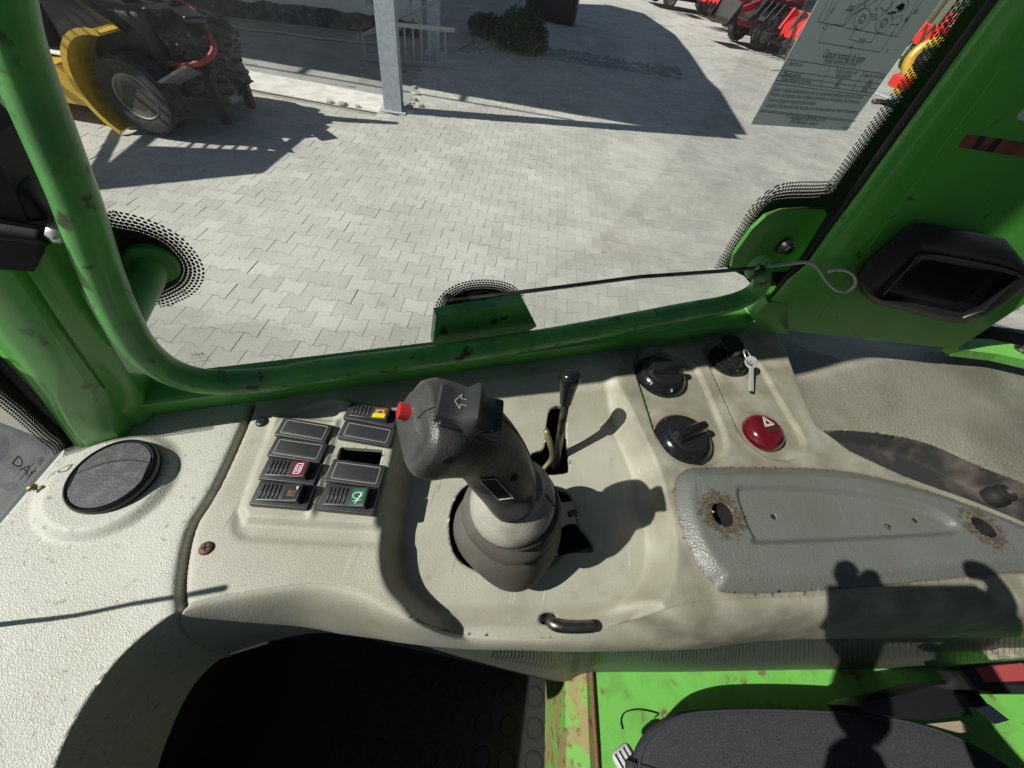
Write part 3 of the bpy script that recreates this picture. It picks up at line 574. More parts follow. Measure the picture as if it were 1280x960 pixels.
loader(atz((930, 55), 0) + np.array([1.7, 1.0, 0]), math.radians(210), 'mcrimson', .95, 'crimson loader with black roll cage between the pale-rimmed loader and the grab loader', 12, 'bucket', True, grp)
loader(atz((900, 34), 0) + np.array([1.2, .7, 0]), math.radians(213), 'mred', .85, 'small red loader just right of the slatted red machine, black cage above it', 8, 'grab', True, grp)
loader(atz((958, 66), 0) + np.array([1.5, 1.3, 0]), math.radians(219), 'machine_black', .9, 'black loader attachment carrier tucked behind the bright red grab loader', 8, 'grab', True, grp)
loader(atz((1015, 60), 0) + np.array([3.2, 3.5, 0]), math.radians(225), 'mcrimson', 1.1, 'crimson loader half hidden behind the grey window sticker', 5, 'bucket', True, grp)
loader(atz((1140, 95), 0) + np.array([1.5, 2.2, 0]), math.radians(230), 'mred', 1.0, 'red loader seen in the gap right of the grey window sticker', 5, 'grab', True, grp)
# yellow-red implement and grey one in the slit beside the sticker
P0 = atz((1128, 118), 0); t = thing('mower_unit', tuple(P0), 'yellow and red implement with a round guard in the gap beside the sticker', 'implement')
mk('guard_ring', MB().lathe([(.55, -.12), (.62, 0), (.55, .12), (.35, .12), (.33, 0), (.35, -.12), (.55, -.12)], P0 + ZZ * .85, (-.4, -.8, .3), 24), M['yellow'], t, True)
mk('hub', MB().lathe([(.0, -.1), (.3, -.1), (.3, .1), (0, .15)], P0 + ZZ * .85, (-.4, -.8, .3), 16), M['machine_black'], t, True)
mk('frame', MB().box(P0 + ZZ * .3 + np.array([-.2, -.3, 0]), (1.0, .6, .3), bev=.05), M['mred'], t, True)
mk('deck', MB().box(P0 + ZZ * .12 + np.array([-.2, -.9, 0]), (1.2, .5, .16), bev=.04), M['yellow'], t, True)
P1 = atz((1105, 130), 0); t = thing('grey_implement', tuple(P1), 'pale grey steel implement lying at the lower end of the gap beside the sticker', 'implement')
mk('plate', MB().box(P1 + ZZ * .2, (.9, .5, .05), (.8, .6, 0), (-.6, .8, 0), bev=.02), M['galv'], t)
mk('skid', MB().tube([P1 + np.array([-.5, -.3, .06]), P1 + np.array([.3, .2, .06]), P1 + np.array([.6, .5, .3])], .06, 8, 3), M['steel'], t, True)
P2 = atz((1165, 62), 0); t = thing('warning_board', tuple(P2), 'red and white striped board standing in the gap beside the sticker', 'sign')
mk('board', MB().box(P2 + ZZ * 1.2, (1.0, .05, .9), (.8, -.6, 0), (.6, .8, 0)), M['mred'], t)
for k in range(3): mk('stripe', MB().prism([P2 + ZZ * 1.2 + np.array([.8, -.6, 0]) * (x_) + ZZ * z_ - np.array([.6, .8, 0]) * .03 for x_, z_ in ((-.4 + .3 * k, -.44), (-.28 + .3 * k, -.44), (-.1 + .3 * k, .44), (-.22 + .3 * k, .44))], -np.array([.6, .8, 0]) * .004), M['white'], t)
mk('leg', MB().tube([P2, P2 + ZZ * .8], .04, 8), M['steel'], t)
# dark car
def car(P, rot, label):
    P = np.array(P, float); ca, sa = math.cos(rot), math.sin(rot); X = np.array([ca, sa, 0]); Y = np.array([-sa, ca, 0]); T = lambda x, y, z: P + X * x + Y * y + ZZ * z
    t = thing('parked_car', tuple(P), label, 'car')
    side = [(-2.1, .35), (-2.15, .75), (-1.9, 1.0), (-1.3, 1.1), (-.7, 1.5), (.5, 1.5), (1.3, 1.05), (2.0, .85), (2.15, .6), (2.1, .3)]
    rings = [[T(x * (1 - .03 * abs(k)), y, z if z < 1.05 or abs(k) < 2 else z) for x, z in side] for k, y in ((2, -.85), (1, -.6), (1, .6), (2, .85))]
    mk('body', MB().loft(rings), M['carpaint'], t, True, auto=35)
    for x in (-1.3, 1.3):
        for y in (-.82, .82): wheel(t, T(x, y, .33), .33, .2, Y, 'galv', lug=0)
    mk('side_window', MB().prism([T(x, -.87, z) for x, z in ((-1.1, 1.12), (-.65, 1.4), (.45, 1.4), (1.0, 1.1))], Y * .02), M['gloss'], t)
    mk('headlight', MB().box(T(2.05, -.6, .72), (.15, .3, .12), X, Y, bev=.03), M['galv'], t); mk('headlight', MB().box(T(2.05, .6, .72), (.15, .3, .12), X, Y, bev=.03), M['galv'], t)
    return t
car(atz((846, 10), 0) + np.array([.4, .4, 0]), math.radians(200), 'dark parked car at the top of the yard beside the red machines')
# far field, trees and sky-line beyond the machines
fl = MB().add([(-150, 62, .05), (150, 62, .05), (150, 250, 2.2), (-150, 250, 2.2)], [(0, 1, 2, 3)]); mk('far_meadow', fl, M['grass'], kind='structure', fix=False)
def tree(P, h, label, seed):
    q = random.Random(seed); t = thing('bare_tree', tuple(P), label, 'tree'); P = np.array(P, float)
    mk('trunk', MB().tube([P, P + np.array([.1, 0, h * .3]), P + np.array([0, .1, h * .6])], [.22, .15, .08], 8, 3), M['bark'], t)
    br = MB()
    for i in range(60):
        z = h * q.uniform(.25, .7); a = q.uniform(0, 6.28); L = h * q.uniform(.15, .4); p = P + ZZ * z
        e = p + np.array([math.cos(a) * L * .6, math.sin(a) * L * .6, L * .8]); br.tube([p, (p + e) / 2 + np.array([0, 0, -.1]), e], [.06, .035, .012], 4)
        for k in range(4):
            b0 = p + (e - p) * q.uniform(.4, 1); br.tube([b0, b0 + np.array([q.gauss(0, .3), q.gauss(0, .3), q.uniform(.2, .7)])], [.02, .006], 3)
    mk('crown', br, M['bark'], t, kind='stuff')
for i, (px_, dz) in enumerate([(1175, 50), (1150, 58), (1120, 64), (1060, 70), (1000, 72)]):
    r = ray((px_, 8)); r = r / np.hypot(r[0], r[1]); tree((r[0] * dz, r[1] * dz, 0), 7 + i, ['bare tree at the far edge of the yard, tallest in the gap beside the sticker', 'bare tree far beyond the red machines, second in its row', 'bare tree beyond the sticker, middle of the far row', 'bare tree beyond the sticker, fourth of the far row', 'bare tree beyond the row of machines, leftmost of the far row'][i], 20 + i)
# ================================================================== THE CAB
ZC = 1.84
def cz(p, dz=0.): return atz(p, ZC + dz)
def c2(P, dz=0.): return np.array([cz(p, dz)[:2] for p in P])
def sdf(pts, poly):
    """signed distance to a polygon (negative inside) and nearest point"""
    n = len(poly); best = np.full(len(pts), 1e9); near = pts.copy(); ins = np.zeros(len(pts), bool)
    for i in range(n):
        a = poly[i]; b = poly[(i + 1) % n]; e = b - a; L2 = max(e @ e, 1e-14); w_ = pts - a
        t = np.clip((w_ @ e) / L2, 0, 1); q = a + t[:, None] * e; d = ((pts - q) ** 2).sum(1); k = d < best; best[k] = d[k]; near[k] = q[k]
        c = (a[1] <= pts[:, 1]) != (b[1] <= pts[:, 1])
        xi = a[0] + (pts[:, 1] - a[1]) * e[0] / (e[1] if abs(e[1]) > 1e-12 else 1e-12); ins ^= c & (pts[:, 0] < xi)
    d = np.sqrt(best); d[ins] *= -1; return d, near
def sst(x, a, b): t = np.clip((x - a) / (b - a), 0, 1); return t * t * (3 - 2 * t)
def sp2(P, dz=0., k=5): return np.array([q[:2] for q in smooth_path([np.append(c, 0) for c in c2(P, dz)], k, True)])
def disc2(p, r, dz=0., n=28, ry=None, ang=0): c = cz(p, dz)[:2]; ry = ry or r; return np.array([[c[0] + r * math.cos(a) * math.cos(ang) - ry * math.sin(a) * math.sin(ang), c[1] + r * math.cos(a) * math.sin(ang) + ry * math.sin(a) * math.cos(ang)] for a in np.linspace(0, 2 * math.pi, n + 1)[:-1]])
def capsule(p, q, r, dz=0., n=12):
    a = cz(p, dz)[:2]; b = cz(q, dz)[:2]; d = (b - a) / np.linalg.norm(b - a); th = math.atan2(d[1], d[0]); out = []
    for k in range(n + 1): t = th - math.pi / 2 + math.pi * k / n; out.append(b + r * np.array([math.cos(t), math.sin(t)]))
    for k in range(n + 1): t = th + math.pi / 2 + math.pi * k / n; out.append(a + r * np.array([math.cos(t), math.sin(t)]))
    return np.array(out)
SEAM = [(315, 505), (303, 535), (270, 608), (242, 655), (230, 700), (226, 745), (234, 785), (256, 812), (290, 836)]
TOPL = [(30, 1090), (60, 985), (95, 900), (150, 822), (215, 768), (258, 750), (330, 737), (400, 730), (450, 742), (500, 768), (560, 790), (640, 797), (700, 797), (760, 785), (850, 757), (910, 750), (1100, 742), (1300, 735), (1400, 731)]
P_REC = sp2([(500, 505), (492, 560), (482, 620), (474, 680), (478, 722), (497, 752), (540, 782), (640, 790), (770, 786), (826, 752), (846, 700), (840, 640), (822, 580), (796, 525), (770, 470), (740, 425), (640, 440), (540, 455)])
P_LIP = sp2([(505, 768), (545, 770), (600, 768), (700, 768), (775, 764), (800, 775), (780, 830), (640, 840), (540, 835), (490, 800)], -.03)
P_PAD = sp2([(848, 640), (845, 605), (856, 588), (885, 583), (1000, 584), (1080, 592), (1160, 611), (1230, 636), (1300, 664), (1400, 700), (1400, 724), (1280, 716), (1200, 722), (1050, 736), (920, 741), (893, 728), (868, 694)], .004)
P_INS = sp2([(918, 617), (932, 611), (1000, 612), (1080, 620), (1150, 636), (1182, 652), (1190, 664), (1176, 670), (1100, 674), (950, 681), (938, 674), (926, 648)], .004)
P_SIDE = c2([(962, 400), (985, 440), (1003, 485), (1022, 532), (1062, 562), (1130, 592), (1210, 622), (1290, 655), (1400, 700), (1600, 700), (1600, 300), (1300, 340), (960, 370)])
P_TRAY = sp2([(1018, 534), (1060, 531), (1150, 549), (1225, 583), (1290, 610), (1400, 660), (1400, 705), (1290, 657), (1210, 623), (1130, 592), (1062, 562)], -.03)
P_SWP = sp2([(345, 528), (318, 590), (291, 650), (300, 673), (330, 677), (470, 682), (486, 660), (500, 600), (508, 520), (420, 500)])
P_PLL = c2([(346, 522), (306, 636), (312, 648), (388, 652), (420, 530)]); P_PLR = c2([(430, 503), (392, 640), (396, 652), (468, 656), (505, 518)])
CAP1 = capsule((836, 466), (862, 536), .048); CAP2 = capsule((917, 452), (962, 537), .043)
HOLES = {'joy': sp2([(563, 640), (567, 690), (598, 714), (650, 722), (690, 708), (708, 692), (742, 689), (737, 672), (724, 655), (716, 622), (700, 611), (640, 596), (585, 604)], -.03, 4),
         'lever': sp2([(683, 530), (686, 516), (697, 512), (706, 518), (710, 550), (714, 580), (706, 589), (668, 589), (661, 577), (667, 562), (682, 556)], -.024, 3),
         'sw': c2([(426, 559), (479, 563), (474, 584), (420, 579)], .004), 'hook': sp2([(675, 770), (684, 765), (696, 767), (694, 778), (680, 779)], -.035, 3)}
PADH = {'a': disc2((900, 645), .0105, .006, ry=.0125), 'b': disc2((1223, 661), .0135, .006, ry=.0105), 'c': disc2((963, 648), .0028, 0, 10), 'd': disc2((1140, 652), .0028, 0, 10)}
VC = cz((138, 604))[:2]
def H(pts):
    n = len(pts); h = np.zeros(n); P3 = np.c_[pts, np.zeros(n)]
    dn = P3 @ N
    d, _ = sdf(pts, P_REC); dep = .032 * np.clip((.268 - dn) / .085, 0, 1); rec = sst(-d, -.002, .018); h -= dep * rec
    d, _ = sdf(pts, P_LIP); h += (-.044 - h) * sst(-d, -.012, .010) * sst(pts @ S[:2], cz((505, 765), -.03)[:2] @ S[:2], cz((575, 765), -.03)[:2] @ S[:2])
    d, _ = sdf(pts, P_SWP); h -= .0022 * sst(-d, -.002, .005)
    for P in (P_PLL, P_PLR):
        d, _ = sdf(pts, P); h += .006 * sst(-d, -.006, .0015)
    for P in (CAP1, CAP2):
        d, _ = sdf(pts, P); h -= .0055 * sst(-d, -.0005, .0032)
    # ridge just inside the right rim of the first slot
    d, _ = sdf(pts, P_PAD); h += .011 * sst(-d, -.004, .016)
    d, _ = sdf(pts, P_INS); h -= .007 * sst(-d, -.003, .005)
    d, _ = sdf(pts, P_SIDE); h -= (.05 - .018 * sst(pts[:, 0], .4, .8)) * sst(-d, -.004, .022) - .02 * sst(-d, .05, .16)
    d, _ = sdf(pts, P_TRAY); h += (-.062 - h) * sst(-d, -.002, .012)
    r = np.hypot(pts[:, 0] - VC[0], pts[:, 1] - VC[1]); h += .006 * sst(-r, -.052, -.040)
    # soft warps of the moulding
    h += .0012 * np.sin(pts[:, 0] * 31 + 2) * np.sin(pts[:, 1] * 27) 
    sm = np.array([q[:2] for q in smooth_path([np.append(c, 0) for c in c2(SEAM)], 6)])
    best = np.full(n, 1e9)
    for a, b in zip(sm[:-1], sm[1:]):
        e = b - a; t = np.clip(((pts - a) @ e) / (e @ e), 0, 1); best = np.minimum(best, np.hypot(*(pts - a - t[:, None] * e).T))
    h -= .014 * np.exp(-(best / .0021) ** 2) + .001 * np.exp(-(best / .006) ** 2)
    return h
def top_line():
    q = [cz(p) for p in TOPL]
    for _ in range(3):
        h = H(np.array([a[:2] for a in q])); q = [cz(p, hh) for p, hh in zip(TOPL, h)]
    return np.array([a[:2] for a in smooth_path([np.append(a[:2], 0) for a in q], 10)])
TL = top_line()
far = np.vstack([c2([(1600, 400), (1284, 440), (1200, 424), (1060, 404), (985, 396)], -.06), c2([(955, 404), (945, 402), (250, 506), (196, 512), (163, 524), (100, 553), (80, 562), (0, 655), (-80, 760), (-150, 950), (-60, 1100)])])
OUT = np.vstack([TL, far])
seam2 = np.array([q[:2] for q in smooth_path([np.append(c, 0) for c in c2(SEAM)], 6)])
LEFTP = np.vstack([seam2, c2([(200, 1200), (-400, 1200), (-400, 400), (315, 400)])])
def wear_shade_f(pts):
    w_ = np.zeros(len(pts))
    def nz(s_): return np.sin(pts[:, 0] * s_ + 3 * np.sin(pts[:, 1] * s_ * 1.3)) * np.sin(pts[:, 1] * s_ * 1.1 + 2 * np.sin(pts[:, 0] * s_ * .7))
    for key in ('a', 'b'):
        c = PADH[key].mean(0); r = np.hypot(*(pts - c).T) + .006 * nz(210) + .004 * nz(480); w_ = np.maximum(w_, 1 - sst(r, .018, .024))
    for p, rr_ in (((857, 545), .040), ((828, 465), .036), ((957, 537), .032)):
        c = cz(p)[:2]; r = np.hypot(*(pts - c).T) + .003 * nz(90); w_ = np.maximum(w_, .35 * (1 - sst(r, rr_ * .9, rr_ * 1.15)))
    d, _ = sdf(pts, P_REC); w_ = np.maximum(w_, .35 * np.exp(-((d + .012) / .010) ** 2) * (.6 + .4 * nz(60)))
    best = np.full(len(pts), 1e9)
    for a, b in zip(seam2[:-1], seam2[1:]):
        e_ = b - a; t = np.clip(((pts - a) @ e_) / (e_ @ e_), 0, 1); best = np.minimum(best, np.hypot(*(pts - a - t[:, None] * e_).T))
    w_ = np.maximum(w_, .9 * np.exp(-(best / .0016) ** 2))  # seam shade painted in: the darkness of the groove put into the colour
    d, _ = sdf(pts, P_PAD); w_ = np.maximum(w_, .55 * np.exp(-(d / .0018) ** 2))
    return np.clip(w_, 0, 1)
def grimef(pts):
    d, _ = sdf(pts, P_REC); q = c2([(836, 500)])[0]; g_ = sst(d, -.014, .006) * sst(pts @ S[:2], .17, .24); return np.clip(.22 + g_ + .35 * sst(-(pts @ N[:2]), -.03, .03) * sst(pts @ S[:2], .05, .3), 0, 1)
CELL = .0019
x0, y0 = OUT.min(0) - .01; x1, y1 = OUT.max(0) + .01; x1 = min(x1, .98)
nx, ny = int((x1 - x0) / CELL), int((y1 - y0) / CELL)
gx, gy = np.meshgrid(np.linspace(x0, x1, nx), np.linspace(y0, y1, ny), indexing='ij'); PT = np.c_[gx.ravel(), gy.ravel()]
do, no = sdf(PT, OUT); keepv = do < CELL * 2.5
snapped = np.zeros(len(PT), bool)
def snap(poly, tol=.72):
    bb0, bb1 = poly.min(0) - .01, poly.max(0) + .01; idx = np.where(((PT > bb0) & (PT < bb1)).all(1) & ~snapped & keepv)[0]
    if len(idx) == 0: return
    d, q = sdf(PT[idx], poly); k = np.abs(d) < CELL * tol; PT[idx[k]] = q[k]; snapped[idx[k]] = True
for P in list(HOLES.values()) + list(PADH.values()) + [P_PAD, P_TRAY, OUT, P_SIDE]: snap(P)
kv = np.where(keepv)[0]; HH = np.zeros(len(PT)); HH[kv] = H(PT[kv])
I = np.arange(nx * ny).reshape(nx, ny); Q = np.stack([I[:-1, :-1], I[1:, :-1], I[1:, 1:], I[:-1, 1:]], -1).reshape(-1, 4)
Q = Q[keepv[Q].all(1)]; FC = PT[Q].mean(1)
ins = lambda P, pts: sdf(pts, P)[0] < 0
k = ins(OUT, FC)
for P in list(HOLES.values()) + list(PADH.values()): k &= ~ins(P, FC)
Q = Q[k]; FC = FC[k]
reg = np.zeros(len(Q), int)
reg[ins(P_SIDE, FC)] = 3; reg[ins(P_TRAY, FC)] = 4; reg[ins(P_PAD, FC)] = 2; reg[ins(LEFTP, FC)] = 1
_e = np.sort(np.concatenate([Q[:, [0, 1]], Q[:, [1, 2]], Q[:, [2, 3]], Q[:, [3, 0]]]), 1); _k, _c = np.unique(_e[:, 0] * 10 ** 7 + _e[:, 1], return_counts=True); GBE = _k[_c == 1]
def grid_obj(name, r, mat, parent, **kw):
    q = Q[reg == r]; used, inv = np.unique(q, return_inverse=True); q = inv.reshape(-1, 4)
    V = np.c_[PT[used], ZC + HH[used]]
    # fold every open border down so that the sheet has thickness
    gb_ = globals().get('GBE'); e = np.concatenate([q[:, [0, 1]], q[:, [1, 2]], q[:, [2, 3]], q[:, [3, 0]]]); es = np.sort(e, 1); u_, idx, cnt = np.unique(es, axis=0, return_index=True, return_counts=True); be = e[idx[cnt == 1]]; gl_ = used[be]; gk = np.sort(gl_, 1); be = be[np.isin(gk[:, 0] * 10 ** 7 + gk[:, 1], GBE)]
    bv = np.unique(be); mp = {b: len(V) + i for i, b in enumerate(bv)}; V2 = V[bv].copy(); V2[:, 2] -= .0012
    V = np.vstack([V, V2]); F = q.tolist() + [(int(b), int(a), mp[a], mp[b]) for a, b in be]
    loc = np.array([V[:, 0].mean(), V[:, 1].mean(), ZC]) if parent is None else ORIG[parent]
    me = bpy.data.meshes.new(name); me.from_pydata((V - loc).tolist(), [], F); me.materials.append(mat)
    sm_ = np.ones(len(F), bool); sm_[len(q):] = False; me.polygons.foreach_set('use_smooth', sm_.tolist())
    ga = me.attributes.new('grime', 'FLOAT', 'POINT'); ga.data.foreach_set('value', grimef(V[:, :2]).astype(np.float32))
    wa = me.attributes.new('wear_shade', 'FLOAT', 'POINT'); wa.data.foreach_set('value', wear_shade_f(V[:, :2]).astype(np.float32)); me.update()
    o = link(bpy.data.objects.new(name, me)); ORIG[o] = loc
    if parent: o.parent = parent
    else: o.location = loc
    tag(o, **kw); return o
cons = thing('side_console', tuple(cz((640, 640), -.1)), 'beige grained side console under the window, carrying switches, joystick and knobs', 'console')
dash = thing('dash_panel', tuple(cz((120, 700), -.1)), 'pale grained dash panel left of the curved seam, carrying the round air vent', 'dashboard')
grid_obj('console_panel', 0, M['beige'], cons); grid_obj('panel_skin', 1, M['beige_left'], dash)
grid_obj('armrest_pad', 2, M['pad'], cons, label='raised grey vinyl pad with two torn round holes')
grid_obj('side_trim', 3, M['leather'], cons, label='brown grey grained trim below the wide green pillar'); grid_obj('storage_tray', 4, M['tray'], cons, label='curved dirty black tray')
# walls of the openings
for nm, P, dz, dd in [(a, b, None, .005) for a, b in list(HOLES.items()) + list(PADH.items())]:
    hz = H(P); ring = np.c_[P, ZC + hz - .0005]; r2 = ring.copy(); r2[:, 2] -= dd if nm not in ('a', 'b') else .02
    mk('opening_rim', MB().loft([ring, r2], caps=False), M['beige'] if nm in HOLES else M['void'], cons, fix=False)
# rolled front edge
BOT = [(190, 1090, -.15), (190, 1000, -.15), (205, 935, -.15), (237, 864, -.15), (272, 826, -.145), (305, 811, -.14), (344, 800, -.135), (400, 791, -.125), (460, 797, -.11), (520, 806, -.085), (590, 812, -.075), (650, 813, -.072), (720, 815, -.07), (800, 814, -.07), (880, 811, -.07), (960, 801, -.07), (1100, 798, -.07), (1300, 797, -.07), (1400, 797, -.07)]
bt = np.array([cz(p[:2], p[2]) for p in BOT]); bt = np.array(smooth_path(bt, 10)); tp = np.c_[TL, np.full(len(TL), ZC) + H(TL)]
n_ = min(len(bt), len(tp)); rings = []
for a, b in zip(tp[:n_], bt[:n_]):
    d = b - a; row = []
    for t in np.linspace(0, 1, 15):
        th = t * math.pi / 2; row.append(a + np.array([d[0] * math.sin(th), d[1] * math.sin(th), d[2] * (1 - math.cos(th))]))
    rings.append(row)
rings = np.array(rings)
# the seam runs over the roll
seam_end = cz((256, 812), -.06)
cut = int(np.argmin(np.hypot(*(tp[:n_, :2] - cz((229, 760))[:2]).T)))
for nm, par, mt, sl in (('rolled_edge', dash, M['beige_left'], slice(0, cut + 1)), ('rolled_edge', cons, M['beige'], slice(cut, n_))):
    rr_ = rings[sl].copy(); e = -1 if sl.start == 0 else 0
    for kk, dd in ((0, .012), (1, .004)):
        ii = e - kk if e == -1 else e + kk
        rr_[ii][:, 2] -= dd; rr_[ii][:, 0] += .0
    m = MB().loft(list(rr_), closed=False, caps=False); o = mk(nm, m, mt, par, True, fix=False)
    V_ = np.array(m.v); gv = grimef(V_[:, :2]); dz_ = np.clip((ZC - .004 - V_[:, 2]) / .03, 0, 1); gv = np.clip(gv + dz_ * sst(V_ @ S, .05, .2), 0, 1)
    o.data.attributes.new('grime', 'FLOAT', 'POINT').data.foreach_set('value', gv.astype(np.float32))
# dark ribbed skirt under the console down to the floor
ZF = 1.42; ZFW = 1.25
SK = [(400, 790, -.2), (450, 797, -.22), (500, 808, -.25), (600, 830, -.3), (700, 852, ZF - ZC), (740, 841, ZF - ZC), (850, 840, ZF - ZC), (960, 838, ZF - ZC), (1100, 836, ZF - ZC), (1280, 832, ZF - ZC), (1400, 830, ZF - ZC)]
ti = [cz((400, 789), -.122), cz((450, 795), -.113), cz((500, 803), -.09), cz((590, 811), -.077), cz((700, 813), -.075), cz((740, 813), -.075), cz((850, 811), -.074), cz((960, 800), -.073), cz((1100, 797), -.073), cz((1280, 796), -.073), cz((1400, 796), -.073)]
A_ = smooth_path(ti, 12); B_ = smooth_path([cz(p[:2], p[2]) for p in SK], 12)
m = MB(); rr_ = []
for i, (a, b) in enumerate(zip(A_, B_)):
    a = a + N * .004; row = [a + (b - a) * t + N * (.004 * math.sin(math.pi * t)) + np.array([0, 0, 0]) for t in np.linspace(0, 1, 8)]
    rr_.append(row)
m.loft(rr_, closed=False, caps=False); mk('skirt_panel', m, M['skirt'], cons, True, fix=False)
# fine ribs moulded into the skirt between the pad and the green floor
rb = MB()
for i in range(36, len(A_) - 8):
    a, b = A_[i], B_[i]
    for t in (0, .5):
        a_ = a + (A_[i + 1] - a) * t; b_ = b + (B_[i + 1] - b) * t; q = [a_ + (b_ - a_) * u - N * .0015 for u in (.02, .35, .62)]
        rb.tube(q, .00028, 4, caps=False)
mk('skirt_rib', rb, M['skirt'], cons, kind='stuff')
# dark box behind the openings
cb = MB(); c0 = cz((640, 640), -.1)
m = MB().box(sn(.20, .185, ZC - .16), (.85, .19, .01), S, N); mk('inner_tray', m, M['void'], cons)
mk('back_wall', MB().box(sn(.15, .285, ZC - .1), (.78, .008, .14), S, N), M['void'], cons)
mk('green_bracket', MB().box(cz((905, 655), -.06), (.05, .03, .004), S, N), M['green_floor'], cons)
# screws
def screw(p, dz, r, parent, mat='rusty'):
    c = cz(p, dz); c[2] = ZC + H(np.array([c[:2]]))[0]
    m = MB().lathe([(r, -.003), (r, .0006), (r * .8, .002), (r * .3, .0024), (0, .0014)], c, (0, 0, 1), 18)
    o = mk('screw', m, M[mat], parent, True, auto=50)
    x = MB()
    for a in (.5, 2.07): x.box(c + ZZ * .0022, (r * 1.1, r * .22, .0006), (math.cos(a), math.sin(a), 0), (-math.sin(a), math.cos(a), 0))
    mk('slot', x, M['void'], o); return o
screw((259, 686), 0, .0055, cons); screw((327, 527), 0, .0058, cons, 'black'); screw((1105, 660), 0, .0032, cons)
# torn foam round the two big holes of the pad
for key, nm_ in (('a', 'torn_foam'), ('b', 'torn_foam')):
    cc_ = PADH[key].mean(0); tf = MB(); q_ = random.Random(17 if key == 'a' else 23)
    for i in range(190):
        a_ = q_.uniform(0, 6.283); r0 = .0125 + abs(q_.gauss(0, .0045)); p_ = cc_ + r0 * np.array([math.cos(a_), math.sin(a_)]); s_ = q_.uniform(.0006, .0021)
        z_ = ZC + H(np.array([p_]))[0] + .0004; v_ = [np.array([p_[0] + s_ * math.cos(a_ + k * 2.1 + q_.uniform(-.4, .4)) * (1.6 if k == 0 else 1), p_[1] + s_ * math.sin(a_ + k * 2.1 + q_.uniform(-.4, .4)), z_ - .0006]) for k in range(3)] + [np.array([p_[0], p_[1], z_ + q_.uniform(.0004, .0022)])]
        tf.add(v_, [(0, 1, 3), (1, 2, 3), (2, 0, 3)])
    mk(nm_, tf, pm('torn_brown_foam', (.12, .095, .065), .9, col2=(.045, .038, .03), ns=300, nlo=.45, nhi=.6), cons, kind='stuff', fix=False)
# rubber bung in the tray
c = cz((1245, 620), -.055); mk('rubber_bung', MB().lathe([(.014, -.01), (.0145, .004), (.012, .007), (.012, .014), (.009, .0155), (.006, .011), (0, .011)], c, (0, 0, 1), 24), M['rubber'], cons, True, auto=50)
# small plug at the dash's left corner
c = cz((42, 611), .004); mk('clip', MB().lathe([(.0, .0), (.0034, .0), (.0038, .002), (.002, .004), (0, .004)], c, (-.6, .2, .7), 12).tube([c, c + np.array([.008, .003, .0])], .0016, 8), M['olive'], dash, True)
# ------------------------------------------------------------------ air vent
vz = ZC + .012; vc = cz((142, 594), .0065); vax = np.array([-.10, -.04, 1]); vax = vax / np.linalg.norm(vax)
vt = thing('air_vent', tuple(vc), 'round black air vent with two closed flaps set in the pale dash panel', 'air vent')
R_ = .0322
mk('bezel', MB().lathe([(R_ + .001, -.008), (R_ + .0018, .001), (R_ + .0008, .0038), (R_ - .0004, .0044), (R_ - .0016, .0036), (R_ - .002, -.004), (R_ - .003, -.008), (R_ + .001, -.008)], vc, vax, 64), M['gloss'], vt, True, auto=50)
mk('vent_well', MB().lathe([(R_ - .0015, -.006), (R_ - .0015, -.001), (0, -.001)], vc, vax, 48), M['void'], vt)
vx = cz((187, 568)) - cz((95, 577)); vx = vx - (vx @ vax) * vax; vx /= np.linalg.norm(vx); vy = np.cross(vax, vx)
if (vx @ S) < 0: vx = -vx; vy = -vy
if vy @ N < 0: vy = -vy
rin = R_ - .0024
def flap(y_lo, y_hi, name, bulge=0):
    m = MB(); top = []; xs = np.linspace(-1, 1, 25); lo = []; hi = []
    for x in xs:
        X_ = x * rin * .93; lim = math.sqrt(max(rin ** 2 - X_ ** 2, 1e-9)); cb_ = bulge * (1 - x * x)
        lo.append((X_, max(-lim, y_lo + cb_ if y_lo > -1 else -1))); hi.append((X_, min(lim, y_hi + cb_ if y_hi < 1 else 1)))
    poly = lo + hi[::-1]
    P = [vc + vx * a + vy * b + vax * .0036 for a, b in poly]; m.prism(P, -vax * .004); return mk(name, m, M['vent'], vt)
flap(.0052, 2, 'flap', .007); flap(-2, .0044, 'flap', .007)
for sg in (-1, 1):
    P = [vc + vx * sg * math.sqrt(max(rin ** 2 - b * b, 0)) + vy * b + vax * .004 for b in np.linspace(-rin * .33, rin * .33, 9)] + [vc + vx * sg * rin * .94 + vy * b + vax * .004 for b in np.linspace(rin * .33, -rin * .33, 3)]
    mk('hinge_cheek', MB().prism(P, -vax * .003), M['gloss'], vt)
